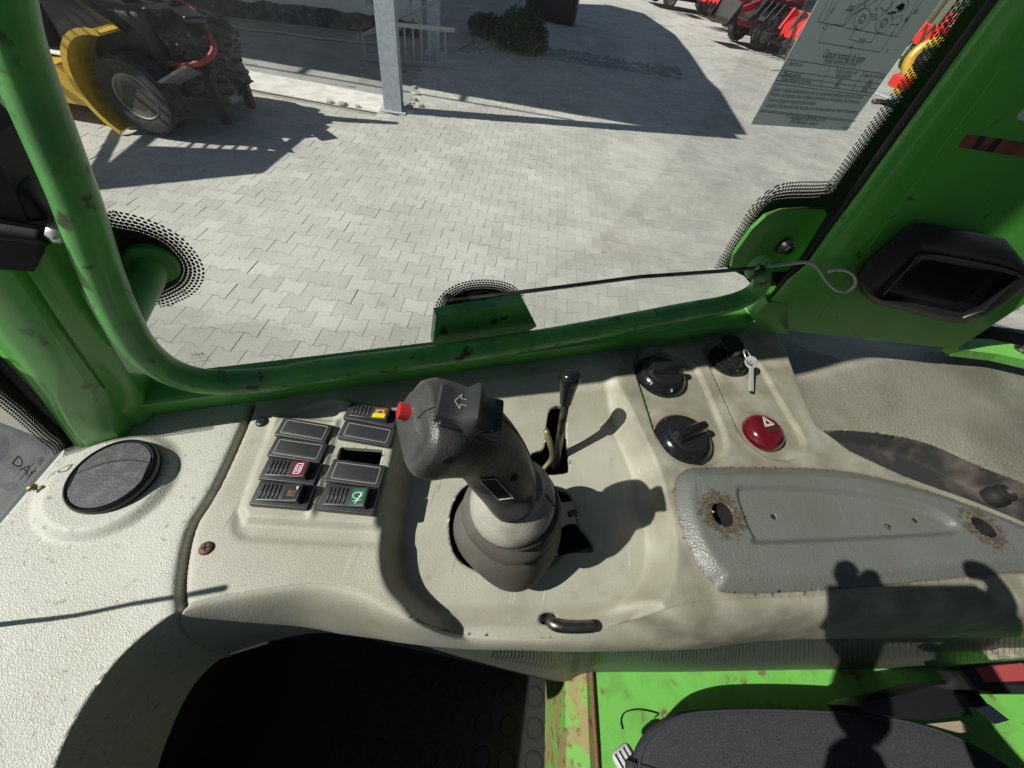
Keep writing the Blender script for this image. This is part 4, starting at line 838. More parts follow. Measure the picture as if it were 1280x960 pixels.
# ------------------------------------------------------------------ rocker switches and blanks
def bil(Qd, u, v): a, b, c, d = Qd; return a * (1 - u) * (1 - v) + b * u * (1 - v) + c * u * v + d * (1 - u) * v
QL = [cz(p, .0075) for p in ((354, 522), (416, 533), (387, 638), (313, 633))]
QR = [cz(p, .0075) for p in ((437, 503), (500, 516), (468, 645), (397, 639))]
def sw_frame(Qd, v0, v1):
    cc = bil(Qd, .5, (v0 + v1) / 2); X = bil(Qd, 1, (v0 + v1) / 2) - bil(Qd, 0, (v0 + v1) / 2); L = np.linalg.norm(X); X /= L; Y0 = bil(Qd, .5, v0) - bil(Qd, .5, v1); W_ = np.linalg.norm(Y0 - (Y0 @ X) * X); Y = np.cross(ZZ, X); return cc, X, Y, L, W_
def blank(Qd, v0, v1, label):
    c, X, Y, L, W_ = sw_frame(Qd, v0, v1); t = thing('blanking_plate', tuple(c), label, 'switch blank', 'black switch blanks in the console')
    L *= .99
    mk('surround', MB().box(c, (L, W_ * .985, .006), X, Y, bev=.0012), M['switch'], t, True, auto=40)
    mk('insert', MB().box(c + ZZ * .0028, (L * .80, W_ * .66, .002), X, Y, bev=.0008), M['switch'], t, True, auto=40)
    m = MB(); h0 = .00325
    for a, b in (((-1, -1), (-1, 1)), ((-1, 1), (1, 1)), ((1, 1), (1, -1)), ((1, -1), (-1, -1))): ribbon(m, [c + X * a[0] * L * .405 + Y * a[1] * W_ * .345 + ZZ * h0, c + X * b[0] * L * .405 + Y * b[1] * W_ * .345 + ZZ * h0], .0005, ZZ)
    mk('outline', m, M['frame_line'], t, fix=False); return t
def rocker(Qd, v0, v1, label, lens, icon):
    c, X, Y, L, W_ = sw_frame(Qd, v0, v1); t = thing('rocker_switch', tuple(c), label, 'switch', 'rocker switches in the console'); L *= .99
    mk('surround', MB().box(c, (L, W_ * .985, .006), X, Y, bev=.0012), M['switch'], t, True, auto=40)
    c1 = c - X * L * .03 + Y * W_ * .03; hl, hw = L * .37, W_ * .36
    prof = [(-hl, .003), (-hl, .0045), (-hl * .5, .0058), (0, .0062), (hl * .5, .0078), (hl * .93, .0105), (hl, .0098), (hl * 1.02, .003)]
    def zt(x): return float(np.interp(x, [p[0] for p in prof[1:6]], [p[1] for p in prof[1:6]]))
    rings = []
    for y, k in ((-hw, .82), (-hw * .94, .97), (-hw * .85, 1), (hw * .85, 1), (hw * .94, .97), (hw, .82)): rings.append([c1 + X * x + Y * y + ZZ * (.003 + (z - .003) * k) for x, z in prof])
    body = mk('rocker', MB().loft(rings), M['switch'], t, True, auto=30)
    for i in range(5):
        x = -hl * .88 + i * hl * .2; m = MB().tube([c1 + X * x - Y * hw * .8 + ZZ * (zt(x) + .0001), c1 + X * x + Y * hw * .8 + ZZ * (zt(x) + .0001)], .0008, 6); mk('grip_rib', m, M['switch'], body, True)
    xa, xb = hl * .18, hl * .86; na = lambda x: zt(x) + .0003
    def onf(x, y, dz=0): return c1 + X * x + Y * y + ZZ * (na(x) + dz)
    xs = np.linspace(xa, xb, 4)
    m = MB()
    for a, b in zip(xs[:-1], xs[1:]): m.add([onf(a, -hw * .8), onf(b, -hw * .8), onf(b, hw * .8), onf(a, hw * .8)], [(0, 1, 2, 3)])
    if icon == 'broken':
        mk('empty_window', m, M['void'], body, fix=False, label='empty lens window of the broken rocker')
        mk('bulb_holder', MB().box(onf(hl * .6, -hw * .15, .0004), (hl * .38, hw * .7, .0014), X, Y, bev=.0003), M['rusty'], body, True); mk('broken_edge', MB().prism([onf(hl * .72, hw * .55, .0002), onf(hl * .86, hw * .6, .0002), onf(hl * .84, hw * .1, .0002), onf(hl * .78, hw * .3, .0002)], ZZ * .001), M['stripe'], body)
    else:
        mk('lens', m, M[lens], body, fix=False)
        ic = MB(); cxm = (xa + xb) / 2; k = hw * .8; e = .0002; P_ = lambda u, v: onf(cxm + u * (xb - xa) / 2, v * k, e)
        if icon == 'heat':
            ribbon(ic, [P_(a, b) for a, b in ((-.5, -.75), (.35, -.75), (.5, -.4), (.5, .75), (-.35, .75), (-.5, .4), (-.5, -.75))], .0006, ZZ)
            for u in (-.22, .22): ribbon(ic, [P_(u + .14 * (1 if q % 2 else -1), -.5 + q * .2) for q in range(6)], .0005, ZZ)
        elif icon == 'wiper':
            ribbon(ic, [P_(-.7, -.05)] + [P_(-.1 + .95 * math.cos(a), -.75 + 1.3 * math.sin(a)) for a in np.linspace(2.3, .75, 9)] + [P_(.25, -.2), P_(-.05, -.35), P_(-.7, -.05)], .0005, ZZ)
            ribbon(ic, [P_(-.1, -.9), P_(.55, .55)], .0006, ZZ); ribbon(ic, [P_(-.5, -.6), P_(.6, -.45)], .0004, ZZ)
        elif icon == 'lamp':
            ribbon(ic, [P_(a, b) for a, b in ((-.45, -.1), (-.45, .5), (.5, .5), (.5, -.1), (.3, -.35), (-.45, -.1))], .0005, ZZ)
            for q in range(3): ribbon(ic, [P_(-.75, -.1 + q * .3), P_(-.6, .0 + q * .3)], .0004, ZZ)
            mk('yellow_band', MB().add([onf(xa, -hw * .8, .0001), onf(xb, -hw * .8, .0001), onf(xb, -hw * .15, .0001), onf(xa, -hw * .15, .0001)], [(0, 1, 2, 3)]), M['yellow_lens'], body, fix=False)
        mk('symbol', ic, M['white'], body, fix=False)
    return t
v4 = [0, .245, .49, .745, 1]
blank(QL, v4[0], v4[1], 'top blank plate of the left switch column, half in the window shadow'); blank(QL, v4[1], v4[2], 'second blank plate of the left switch column, above the maroon heater switch')
rocker(QL, v4[2], v4[3], 'black rocker switch with a maroon lens and white heating symbol', 'maroon', 'heat'); rocker(QL, v4[3], v4[4], 'broken black rocker with an empty window, at the foot of the left column', 'maroon', 'broken')
rocker(QR, 0, .19, 'black rocker switch with a brown and yellow lens beside the red joystick button', 'brown_lens', 'lamp'); blank(QR, .195, .385, 'blank plate just below the yellow switch of the right column')
blank(QR, .57, .775, 'blank plate between the empty slot and the green wiper switch'); rocker(QR, .78, 1, 'black rocker switch with a green lens and white wiper symbol', 'glens', 'wiper')
# ------------------------------------------------------------------ rotary knobs
def knob(p, r, label, ang, dial=True):
    c = cz(p, .004); c[2] = ZC - .004; t = thing('rotary_knob', tuple(c), label, 'knob', 'black rotary knobs on the console')
    mk('skirt', MB().lathe([(r, 0), (r, .003), (r * .97, .006), (r * .80, .0125), (r * .74, .0135), (r * .3, .0135), (0, .0135)], c, (0, 0, 1), 56), M['gloss'], t, True, auto=40)
    mk('hub', MB().lathe([(r * .70, .0135), (r * .66, .0165), (r * .3, .0168), (0, .0168)], c, (0, 0, 1), 48), M['black'], t, True, auto=40)
    d = np.array([math.cos(ang), math.sin(ang), 0]); e = np.array([-d[1], d[0], 0])
    m = MB(); rings = []
    for x, hw, h in ((-r * .68, .003, .006), (-r * .6, .0052, .013), (-r * .2, .0058, .0150), (r * .2, .0056, .0150), (r * .62, .0046, .0135), (r * .74, .0028, .007)):
        rings.append([c + d * x + e * y + ZZ * z for y, z in ((-hw * 1.5, .0155), (-hw, .0135 + h * .8), (-hw * .55, .0135 + h), (hw * .55, .0135 + h), (hw, .0135 + h * .8), (hw * 1.5, .0155))])
    mk('grip_bar', m.loft(rings), M['gloss'], t, True, auto=40)
    if dial:
        for txt, a in (('I', math.atan2(*(cz((815, 480)) - c)[:2][::-1])), ('0', math.atan2(*(cz((832, 482)) - c)[:2][::-1]))):
            q = np.array([math.cos(a), math.sin(a), 0]); o = c + q * r * .885 + ZZ * .0100; nz = q * .62 + ZZ * .78; tx = np.cross(ZZ, q); ty = np.cross(nz, tx); tx = -tx if tx @ S < 0 else tx; ty = np.cross(nz, tx)
            mk('numeral', text_mb(txt, o + nz * .0006, tx, ty, .0062), M['white'], t, fix=False)
    return t
knob((828, 467), .0335, 'black rotary knob with white 0 and I marks, the upper of the pair', math.radians(15)); knob((857, 546), .0335, 'black rotary knob with a brown stain around its rim, below its twin', math.radians(35), False)
# ------------------------------------------------------------------ hazard button
c = cz((957, 538), .004); c[2] = ZC - .004; t = thing('hazard_button', tuple(c), 'dark red round hazard warning button with a white triangle, below the ignition key', 'button'); r = .0245
mk('dome', MB().lathe([(r, 0), (r * 1.0, .004), (r * .95, .0085), (r * .82, .0125), (r * .6, .015), (r * .45, .0155), (0, .0158)], c, (0, 0, 1), 48), M['darkred'], t, True, auto=60)
m = MB(); tc_ = c + S * .001 + N * .006 + ZZ * .0165
for k_, s_ in ((.0085, .0009), (.0052, .0007)):
    P = [tc_ + S * k_ * math.cos(a) + N * k_ * math.sin(a) for a in (math.pi / 2, math.pi * 7 / 6, -math.pi / 6)]; ribbon(m, P + [P[0]], s_, ZZ)
mk('triangle_symbol', m, M['white'], t, fix=False)
mk('notch', MB().prism([c + S * a + N * b + ZZ * .0158 for a, b in ((-.004, -.002), (.006, -.001), (.004, -.008), (-.003, -.007))], ZZ * .0006), M['void'], t)
# ------------------------------------------------------------------ ignition switch and keys
c = cz((912, 448), .004); c[2] = ZC - .004; t = thing('ignition_switch', tuple(c), 'black ignition lock with a black-headed key turned in it', 'ignition switch'); r = .027
mk('bezel', MB().lathe([(r, 0), (r, .006), (r * .93, .009), (r * .8, .0095), (r * .76, .014), (r * .6, .0155), (0, .0155)], c, (0, 0, 1), 48), M['gloss'], t, True, auto=40)
mk('barrel_ring', MB().lathe([(.0105, .015), (.0105, .0175), (.0085, .0175), (.008, .016), (0, .016)], c - N * .004 - S * .002, (0, 0, 1), 32), M['steel'], t, True, auto=40)
kh = c + N * .014 + S * .004 + ZZ * .022
mk('key_head', MB().lathe([(.0, -.003), (.017, -.003), (.0185, 0), (.017, .003), (0, .003)], kh, (.1, -.25, 1), 28, sy=.8), M['black'], t, True, auto=50)
mk('key_blade', MB().box(c + ZZ * .019 - N * .003, (.008, .0022, .010), S, N), M['metal'], t)
kr = thing('key_ring', tuple(kh), 'small steel ring with a second loose key hanging from the ignition key', 'key')
rc_ = atz((935, 446), ZC + .022); ex_ = S * .6 + N * .8; ey_ = np.cross(ZZ, ex_) * .8 + ZZ * .5; ey_ /= np.linalg.norm(ey_)
mk('ring', MB().tube([rc_ + (ex_ * math.cos(a) + ey_ * math.sin(a)) * .0105 for a in np.linspace(0, 2 * math.pi, 33)], .0009, 8, caps=False), M['metal'], kr, True)
ka, kb_ = atz((939, 453), ZC + .016), atz((939, 487), ZC + .004); kd = (kb_ - ka) / np.linalg.norm(kb_ - ka); kx = np.cross(kd, ZZ)
mk('loose_key', MB().lathe([(.0, -.0012), (.0085, -.0012), (.009, 0), (.0085, .0012), (.003, .0012), (.003, -.0012)], ka, (kd + ZZ * 2), 24).box((ka + kb_) / 2 + kd * .004, (np.linalg.norm(kb_ - ka) * .9, .0062, .0022), kd, kx, np.cross(kd, kx), bev=.0005).box((ka + kb_) / 2 + kd * .012 + kx * .003, (.010, .002, .0018), kd, kx, np.cross(kd, kx)), M['metal'], kr, True, auto=40)
# ------------------------------------------------------------------ joystick
jb = cz((640, 665), -.05); js = thing('joystick', tuple(jb), 'dark grey worn joystick with a red side button and grey rubber boot', 'joystick')
def ell(c, rx, ry, ax1, ax2, n=40, e=2.0, lob=0, ph=0):
    o = []
    for j in range(n):
        a = 2 * math.pi * j / n; ca, sa = math.cos(a), math.sin(a); k = (abs(ca) ** e + abs(sa) ** e) ** (-1 / e) * (1 + lob * math.cos(4 * a + ph)); o.append(c + ax1 * rx * ca * k + ax2 * ry * sa * k)
    return o
def jp(p, z): return atz(p, 2.2 + z)
zc_ = -.278
capc = jp((642, 624), zc_); rings = []
capr = np.linalg.norm(jp((694, 632), zc_) - jp((588, 632), zc_)) / 2
tx = S * .98 + ZZ * .0; tilt1 = np.array([1., 0, -.04]); tilt2 = np.array([.05, 1., .10])
for k, dz in ((1.0, -.006), (1.01, -.002), (.98, .003), (.90, .008), (.74, .013), (.60, .018), (.52, .026)): rings.append(ell(capc + ZZ * dz, capr * k, capr * k * 1.05, tilt1, tilt2))
mk('collar', MB().loft(rings), M['cap'], js, True)
mk('collar_split', MB().tube([capc + np.array([-capr * .97, .010, .003]), capc + np.array([-capr * .7, .015, .012]), capc + np.array([-capr * .5, .018, .018])], .0006, 6, 3).tube([capc + np.array([capr * .97, -.0, .004]), capc + np.array([capr * .72, .002, .013]), capc + np.array([capr * .5, .004, .019])], .0006, 6, 3), M['void'], js)
bc = [(645, 628, -0.284, 1.06, 2.0), (644, 630, -0.29, 0.97, 2.0), (642, 634, -0.297, 1.13, 2.1), (641, 636, -0.304, 1.24, 2.2), (641, 639, -0.312, 1.13, 2.2), (639, 644, -0.32, 1.05, 2.2), (637, 649, -0.329, 1.24, 2.3), (635, 654, -0.339, 1.38, 2.5), (638, 663, -0.35, 1.36, 2.6), (643, 675, -0.362, 1.2, 2.5), (649, 678, -0.376, 1.0, 2.3), (651, 674, -0.4, 0.85, 2), (651, 669, -0.43, 0.75, 2)]
rings = []
ca_, sa_ = math.cos(math.radians(-28)), math.sin(math.radians(-28))
for px_, py_, z, k, e in bc:
    c = jp((px_, py_), z); f_ = min(1, (zc_ - z) / .05) if z < zc_ else 0
    rings.append(ell(c, capr * k, capr * k * 1.02, np.array([ca_, sa_, -.10]), np.array([-sa_, ca_, .08]), 56, e))
rings = [np.array(r) for r in rings]; fine = []
for j in range(56):
    pass
sm_r = smooth_path([r.ravel() for r in rings], 4); rings = [r.reshape(-1, 3) for r in sm_r]
mk('rubber_boot', MB().loft([list(r) for r in rings]), M['boot'], js, True)
# grip: neck, shoulder and head swept along a curve
path = [((642, 622), -.266, .0205, .0185), ((634, 605), -.252, .0185, .0205), ((624, 586), -.234, .0198, .0222), ((611, 565), -.218, .0225, .0226), ((595, 549), -.204, .0250, .0226), ((578, 540), -.194, .0258, .0222), ((558, 536), -.187, .0260, .0220), ((540, 535), -.182, .0262, .0222), ((524, 534), -.179, .0242, .0200), ((514, 533), -.177, .0180, .0145), ((510, 533), -.176, .006, .005)]
pc = [jp(a, z) for a, z, _, _ in path]; pr = [(a, b) for _, _, a, b in path]
pc2 = smooth_path(pc, 6); ra_ = np.interp(np.linspace(0, len(pr) - 1, len(pc2)), range(len(pr)), [a for a, _ in pr]); rb_ = np.interp(np.linspace(0, len(pr) - 1, len(pc2)), range(len(pr)), [b for _, b in pr])
hd = jp((520, 533), -.18) - jp((620, 541), -.208); hd /= np.linalg.norm(hd); side = np.cross(hd, ZZ); side /= np.linalg.norm(side)   # across the head
rings = []; fr = []
for i, p in enumerate(pc2):
    t_ = pc2[min(i + 1, len(pc2) - 1)] - pc2[max(i - 1, 0)]; t_ /= np.linalg.norm(t_); s1 = side - (side @ t_) * t_; s1 /= np.linalg.norm(s1); s2 = np.cross(t_, s1)
    u = i / (len(pc2) - 1); e = 2.1 + 1.0 * sst(np.array([u]), .35, .7)[0]
    rings.append(ell(p, ra_[i], rb_[i], s1, s2, 44, e)); fr.append((p, t_, s1, s2))
grip_rings = rings; mk('grip', MB().loft(rings), M['grip'], js, True)
def onhead(u, a, lift=0.):
    """point on the grip surface: u along the sweep, a = angle around (0 = side axis)"""
    i = int(u * (len(pc2) - 1)); p, t_, s1, s2 = fr[i]; ca, sa = math.cos(a), math.sin(a); e = 2.1 + 1.0 * sst(np.array([u]), .35, .7)[0]; k = (abs(ca) ** e + abs(sa) ** e) ** (-1 / e)
    d = s1 * ra_[i] * ca * k + s2 * rb_[i] * sa * k; return p + d + d / np.linalg.norm(d) * lift
# which angle faces up?
upa = max(np.linspace(0, 2 * math.pi, 73), key=lambda a: onhead(.72, a)[2])
mk('mould_seam', MB().tube([onhead(u, upa + .10, .00015) for u in np.linspace(.12, .97, 40)], .00045, 5), M['void'], js)
# red side button at the end of the head
rbp, rbq = jp((511, 515), -.174), jp((498, 513), -.172); mk('red_button', MB().tube([rbp + (rbp - rbq) * .5, rbp, rbq], .0046, 20), M['red'], js, True, auto=50)
# thumb rocker on top
ta, tb = jp((548, 503), -.158), jp((618, 519), -.164); td = (tb - ta); tL = np.linalg.norm(td); td /= tL; tn = np.cross(td, np.cross(ZZ, td)); tn /= np.linalg.norm(tn); tn = tn if tn[2] > 0 else -tn; ts = np.cross(tn, td)
rings = []
for x, w_, h0, h1 in ((-.001, .0085, -.004, .0035), (.0, .0095, -.004, .0055), (.006, .0095, -.004, .0048), (.012, .0095, -.004, .0042), (.018, .0115, -.004, .0060), (.022, .013, -.004, .0092), (.0245, .013, -.004, .0100), (.029, .012, -.004, .0035), (.035, .0105, -.004, .0015), (.0385, .010, -.004, .0010)):
    k = tL / .0385; c = ta + td * x * k
    rings.append([c + ts * y * w_ + tn * z for y, z in ((-1, h0), (-1, h1 * .55), (-.82, h1), (0, h1 + .0006), (.82, h1), (1, h1 * .55), (1, h0))])
tr = mk('thumb_rocker', MB().loft(rings), M['switch'], js, True, auto=35)
m = MB(); q = lambda x, y: ta + td * x * tL + ts * y + tn * .0062
ribbon(m, [q(.52, .001), q(.34, .001), q(.34, .0035), q(.24, -.0012), q(.34, -.005), q(.34, -.0025), q(.45, -.0025)], .0004, tn); mk('arrow_mark', m, M['frame_line'], tr, fix=False)
mk('rocker_plate', MB().box(ta + td * tL * .62 - tn * .003, (tL * 1.12, .024, .005), td, ts, tn, bev=.0015), M['black'], js, True)
from mathutils.bvhtree import BVHTree
def surf(mb, p, lift=.0004):
    """where the line of sight through p meets a surface that is already built"""
    bv = BVHTree.FromPolygons([tuple(q) for q in mb.v], mb.f); r = ray(p); r = r / np.linalg.norm(r); h = bv.ray_cast(Vector(C0), Vector(r))
    return np.array(h[0]) + np.array(h[1]) * (lift if np.dot(h[1], r) < 0 else -lift)
GR = MB().loft(grip_rings)
q0, q1 = surf(GR, (582, 537), .0006), surf(GR, (583, 544), .0006); mk('scratch_mark', MB().tube([q0, q1], .0006, 6), M['frame_line'], js)
PLp = [(599, 598), (619, 597), (641, 621), (623, 623)]; PL = [surf(GR, p, .0008) for p in PLp]
nl = np.cross(PL[1] - PL[0], PL[3] - PL[0]); nl /= np.linalg.norm(nl); nl = nl if nl @ (C0 - PL[0]) > 0 else -nl
gridp = []
for v_ in np.linspace(0, 1, 6): gridp.append([surf(GR, tuple(np.array(PLp[0]) * (1 - u) * (1 - v_) + np.array(PLp[1]) * u * (1 - v_) + np.array(PLp[2]) * u * v_ + np.array(PLp[3]) * (1 - u) * v_), .0006) for u in np.linspace(0, 1, 5)])
mk('plate', MB().loft(gridp, closed=False, caps=False), M['void'], js, True, fix=False)
ol = []
for a_, b_ in ((0, 1), (1, 2), (2, 3), (3, 0)):
    for u in np.linspace(0, 1, 6)[:-1]: ol.append(surf(GR, tuple(np.array(PLp[a_]) * (1 - u) + np.array(PLp[b_]) * u), .0009))
mk('plate_outline', MB().tube(ol + [ol[0]], .00035, 5, caps=False), M['stripe'], js, fix=False)
for p in ((560, 575), (643, 598)):
    a_, b_, c_ = surf(GR, p, .0003), surf(GR, (p[0] + 3, p[1]), .0003), surf(GR, (p[0], p[1] + 3), .0003); d = np.cross(b_ - a_, c_ - a_); d /= np.linalg.norm(d); d = d if d @ (C0 - a_) > 0 else -d
    mk('screw_hole', MB().lathe([(0, .0002), (.0026, .0002), (.0026, -.003), (0, -.003)], a_, d, 16), M['void'], js)
mk('bolt_head', MB().box(jp((716, 641), -.372), (.010, .006, .006), S, N, bev=.001), M['steel'], js, True)
# ------------------------------------------------------------------ lever with a black knob, bent tab, hooked handle
lb0 = cz((694, 584), -.045); lt0 = atz((711, 478), 2.2 - .292)
t = thing('gear_lever', tuple(lb0), 'thin steel lever with a tapered black knob standing in the slot behind the joystick', 'lever')
mk('shaft', MB().tube([lb0, lb0 + (lt0 - lb0) * .5, lt0], [.0046, .0042, .0045], 14), M['steel'], t, True)
ld_ = (lt0 - lb0) / np.linalg.norm(lt0 - lb0)
mk('knob', MB().lathe([(.0, -.026), (.0062, -.026), (.0075, -.014), (.0098, -.001), (.0112, .005), (.0102, .0105), (.0065, .0135), (0, .0145)], lt0, ld_, 28), M['gloss'], t, True, auto=60)
t = mk('bent_tab', MB().tube([cz((678, 588), -.05), cz((690, 572), -.035), cz((688, 556), -.015), cz((682, 537), -.002)], [.003, .0034, .0034, .003], 8, 4), M['olive'], None, True, label='bent tarnished metal tab beside the foot of the thin lever', cat='tab')
t = mk('hooked_handle', MB().tube([cz((683, 768), -.062), cz((686, 775), -.045), cz((696, 782), -.038), cz((716, 784), -.037), cz((741, 783), -.037)], .0052, 14, 5), M['steel'], None, True, auto=50, label='bent steel release handle poking out of the front lip below the joystick', cat='handle')
# ================================================================== CAB FRAME, GLASS, SEALS
frame = thing('cab_frame', tuple(sn(0, .32, 1.8)), 'green painted steel frame of the cab round the windows', 'cab frame')
ZT = 3.35
# sill below the window
sl = MB(); prof = [(.292, 1.80), (.289, 1.846), (.284, 1.856), (.285, 1.864), (.290, 1.8675), (.318, 1.868), (.322, 1.862), (.322, 1.78)]
sl.loft([[sn(s_, n_, z) for n_, z in prof] for s_ in (-.235, 0.1, .3, .515)]); mk('sill', sl, M['green'], frame, True, auto=40)
# left pillar: swept section following its slightly leaning line
def pil(z, ds=0, dn=0):
    k = (z - 1.82) / .3; s0 = -.30 + .028 * max(k, 0) ** 1.0 + ds
    return s0
rings = []
for z, fl in ((1.78, .012), (1.835, .004), (1.86, .0015), (1.90, 0), (2.0, 0), (2.2, 0), (2.6, 0), (ZT, 0)):
    ds = .20 * (z - 1.843)
    fl -= .010 * sst(np.array([z]), 1.86, 1.96)[0]; sec = [(-.290, .345), (-.290, .282), (-.284, .272 - fl), (-.272, .267 - fl), (-.250, .269 - fl), (-.245, .275 - fl), (-.243, .279), (-.233, .282), (-.228, .288), (-.227, .345)]
    rings.append([sn(a + ds, b, z) for a, b in sec])
mk('front_pillar', MB().loft(rings), M['green'], frame, True, auto=38)
# wide rear pillar
BA = math.radians(8.6); BX = np.array([math.cos(BA), math.sin(BA), 0]); BN = np.array([-BX[1], BX[0], 0])
bp0 = atz((1000, 414), 1.86); bd = bp0 @ BN
def bpl(p, d=0.): r = ray(p); return C0 + r * ((bd + d - C0 @ BN) / (r @ BN))
main = [(948, 396), (985, 352), (1008, 333), (1040, 288), (1075, 242), (1140, 152), (1215, 50), (1290, -52)]
mainr = [(946, 398), (958, 408), (985, 414), (1090, 424), (1196, 436)]
LB = [bpl(p) for p in main]; top = LB[-1] + ZZ * 1.0
rr_ = bpl((1196, 436)); rt = rr_.copy(); rt[2] = top[2]
poly = [bpl((956, 406)), bpl((985, 413)), bpl((1090, 425)), rr_, rt, top + BX * .0] + LB[::-1]
# left edge bevel: two strips turning back to the glass
edge = LB[:]; edge.append(top)
edge_in = [p + BX * .030 for p in edge]; b1_ = [p + BX * .002 + BN * .005 for p in edge]; b2_ = [p + BX * .018 + BN * .02 for p in edge]; b3_ = [p + BX * .07 + BN * .07 for p in edge]
face = [bpl((985, 413)), bpl((1090, 425)), rr_, rt] + edge_in[::-1]
m = MB(); m.add(face, [tuple(range(len(face)))]); mk('rear_pillar', m, M['green'], frame, fix=False)
m = MB().loft([edge_in, [p + BX * .010 + BN * .001 for p in edge], b1_, b2_, b3_], closed=False, caps=False)
mk('rear_pillar_edge', m, M['green'], frame, True, fix=False)
m = MB().loft([[rr_, rt], [rr_ + BX * .012 + BN * .01, rt + BX * .012 + BN * .01], [rr_ + BX * .012 + BN * .08, rt + BX * .012 + BN * .08]], closed=False, caps=False); mk('rear_pillar_side', m, M['green'], frame, True, fix=False)
m = MB().prism([bpl((940, 398)), bpl((956, 414)), bpl((985, 418)), bpl((985, 380)), bpl((960, 378))], BN * .05); mk('corner_gusset', m, M['green'], frame)
mk('pressed_line', MB().tube([bpl((1025, 395), -.0001), bpl((1100, 290), -.0001), bpl((1185, 175), -.0001), bpl((1282, 45), -.0001)], .0005, 6), M['green'], frame, True)
# ledge behind the rear pillar
m = MB().prism([atz(p, 1.862) for p in ((1188, 430), (1212, 423), (1240, 424), (1420, 466), (1420, 482), (1250, 443), (1200, 437))], (0, 0, -.015)); mk('rear_ledge', m, M['green_floor'], frame)
mk('ledge_bolt', MB().lathe([(.011, 0), (.011, .003), (.006, .004), (.006, .009), (0, .009)], atz((1276, 438), 1.862), (0, 0, 1), 6), M['steel'], frame)
# ---- side window glass
win_t = thing('side_window', tuple(sn(.15, .33, 1.87)), 'large dusty side window with a black dotted border, looking onto the paved yard', 'window')
GS0, GS1, GZ0, GZ1 = -.245, .62, 1.80, 3.2
mk('pane', MB().box(sn((GS0 + GS1) / 2, .334, (GZ0 + GZ1) / 2), (GS1 - GS0, .004, GZ1 - GZ0), S, N), M['glass'], win_t)
GI, GD = .3312, .3308
def gpoly(name, P, d=GI, parent=win_t, mat='rubber', k=0, thick=.0006):
    Q = [win(p, d) for p in P]
    if k: Q = smooth_path(Q, k, True)
    return mk(name, MB().prism(Q, -N * thick), M[mat], parent)
solid = [(1300, -110), (1222, -8), (1160, 78), (1090, 172), (1041, 240), (1022, 247), (978, 249), (958, 256), (934, 290), (908, 334), (930, 345), (960, 380), (1010, 330), (1330, -110)]
gpoly('black_border', solid)
frit('dotted_border', [win(p, GD) for p in smooth_path([(1300, -110), (1222, -8), (1160, 78), (1090, 172), (1042, 238), (1022, 246), (978, 248), (957, 256), (934, 290), (907, 334)], 6)], 'L', win_t, N, 5, .0040)
dc = [(560, 400), (557, 385), (563, 372), (580, 363), (605, 360), (630, 364), (645, 376), (650, 400)]
gpoly('black_border', dc)
frit('dotted_border', [win(p, GD) for p in smooth_path([(561, 404), (557, 385), (564, 372), (581, 363), (605, 360), (630, 364), (645, 377)], 6)], 'R', win_t, N, 4, .003)
lc_ = [(112, 262), (136, 283), (175, 290), (205, 303), (224, 322), (230, 338), (222, 354), (200, 366), (150, 372), (110, 300)]
gpoly('black_border', lc_)
frit('dotted_border', [win(p, GD) for p in smooth_path([(122, 272), (138, 282), (175, 290), (205, 303), (224, 322), (230, 338), (222, 354), (200, 366), (185, 370)], 6)], 'R', win_t, N, 5, .0028)
gpoly('black_border', [(112, 262), (100, 300), (130, 400), (165, 460), (215, 492), (260, 500), (222, 478), (186, 455), (160, 420), (130, 300)])
frit('dotted_border', [win(p, GD) for p in smooth_path([(160, 440), (186, 462), (222, 482), (255, 492)], 6)], 'R', win_t, N, 4)
# maker's mark, read from inside it is mirrored
c = win((247, 443), GD); mk('glass_mark', text_mb('AGC', c, S, ZZ, .0062, mirror=True, width=.0125), M['print'], win_t, fix=False)
for p, tx_, sz, wd in (((250, 447), 'SECURITY  IN', .0022, .016), ((253, 451.5), 'E6 43R-000', .0024, .013), ((252, 455.5), '- - - 5 -', .002, .010)): mk('glass_mark', text_mb(tx_, win(p, GD), S, ZZ, sz, mirror=True, width=wd), M['print'], win_t, fix=False)
# ---- grey load-chart sticker
st = thing('window_sticker', tuple(sn(.42, .33, 2.1)), 'grey load chart sticker with a loader drawing and French table on the side window', 'sticker')
s0, s1, z0, z1 = .3565, .4885, 2.0995, 2.29
SD = .3298
mk('backing', MB().prism([sn(s0, .3306, z0), sn(s1, .3306, z0 - .001), sn(s1, .3306, z1), sn(s0, .3306, z1)], -N * .0004), M['sticker'], st)
def sw(p, d=SD - .0001): return win(p, d)
ln = MB(); LW = .0004
def L_(*P, w_=LW): ribbon(ln, [sw(p) for p in P], w_, N)
def fa(px, py): return (930 + px / 6.737, 70 + py / 6.737)      # zoomed table view
def fb(px, py): return (1000 + px / 6.737, py / 6.737)           # zoomed drawing view
for a, b in (((375, 28), (1198, 155)), ((315, 120), (1150, 237)), ((292, 163), (1120, 278)), ((268, 205), (1095, 315)), ((258, 232), (1080, 340)), ((145, 455), (945, 545)), ((135, 466), (935, 556))): L_(fa(*a), fa(*b))
for a, b in (((375, 28), (268, 205)), ((1198, 155), (1095, 315)), ((725, 88), (632, 255)), ((1010, 130), (912, 292))): L_(fa(*a), fa(*b))
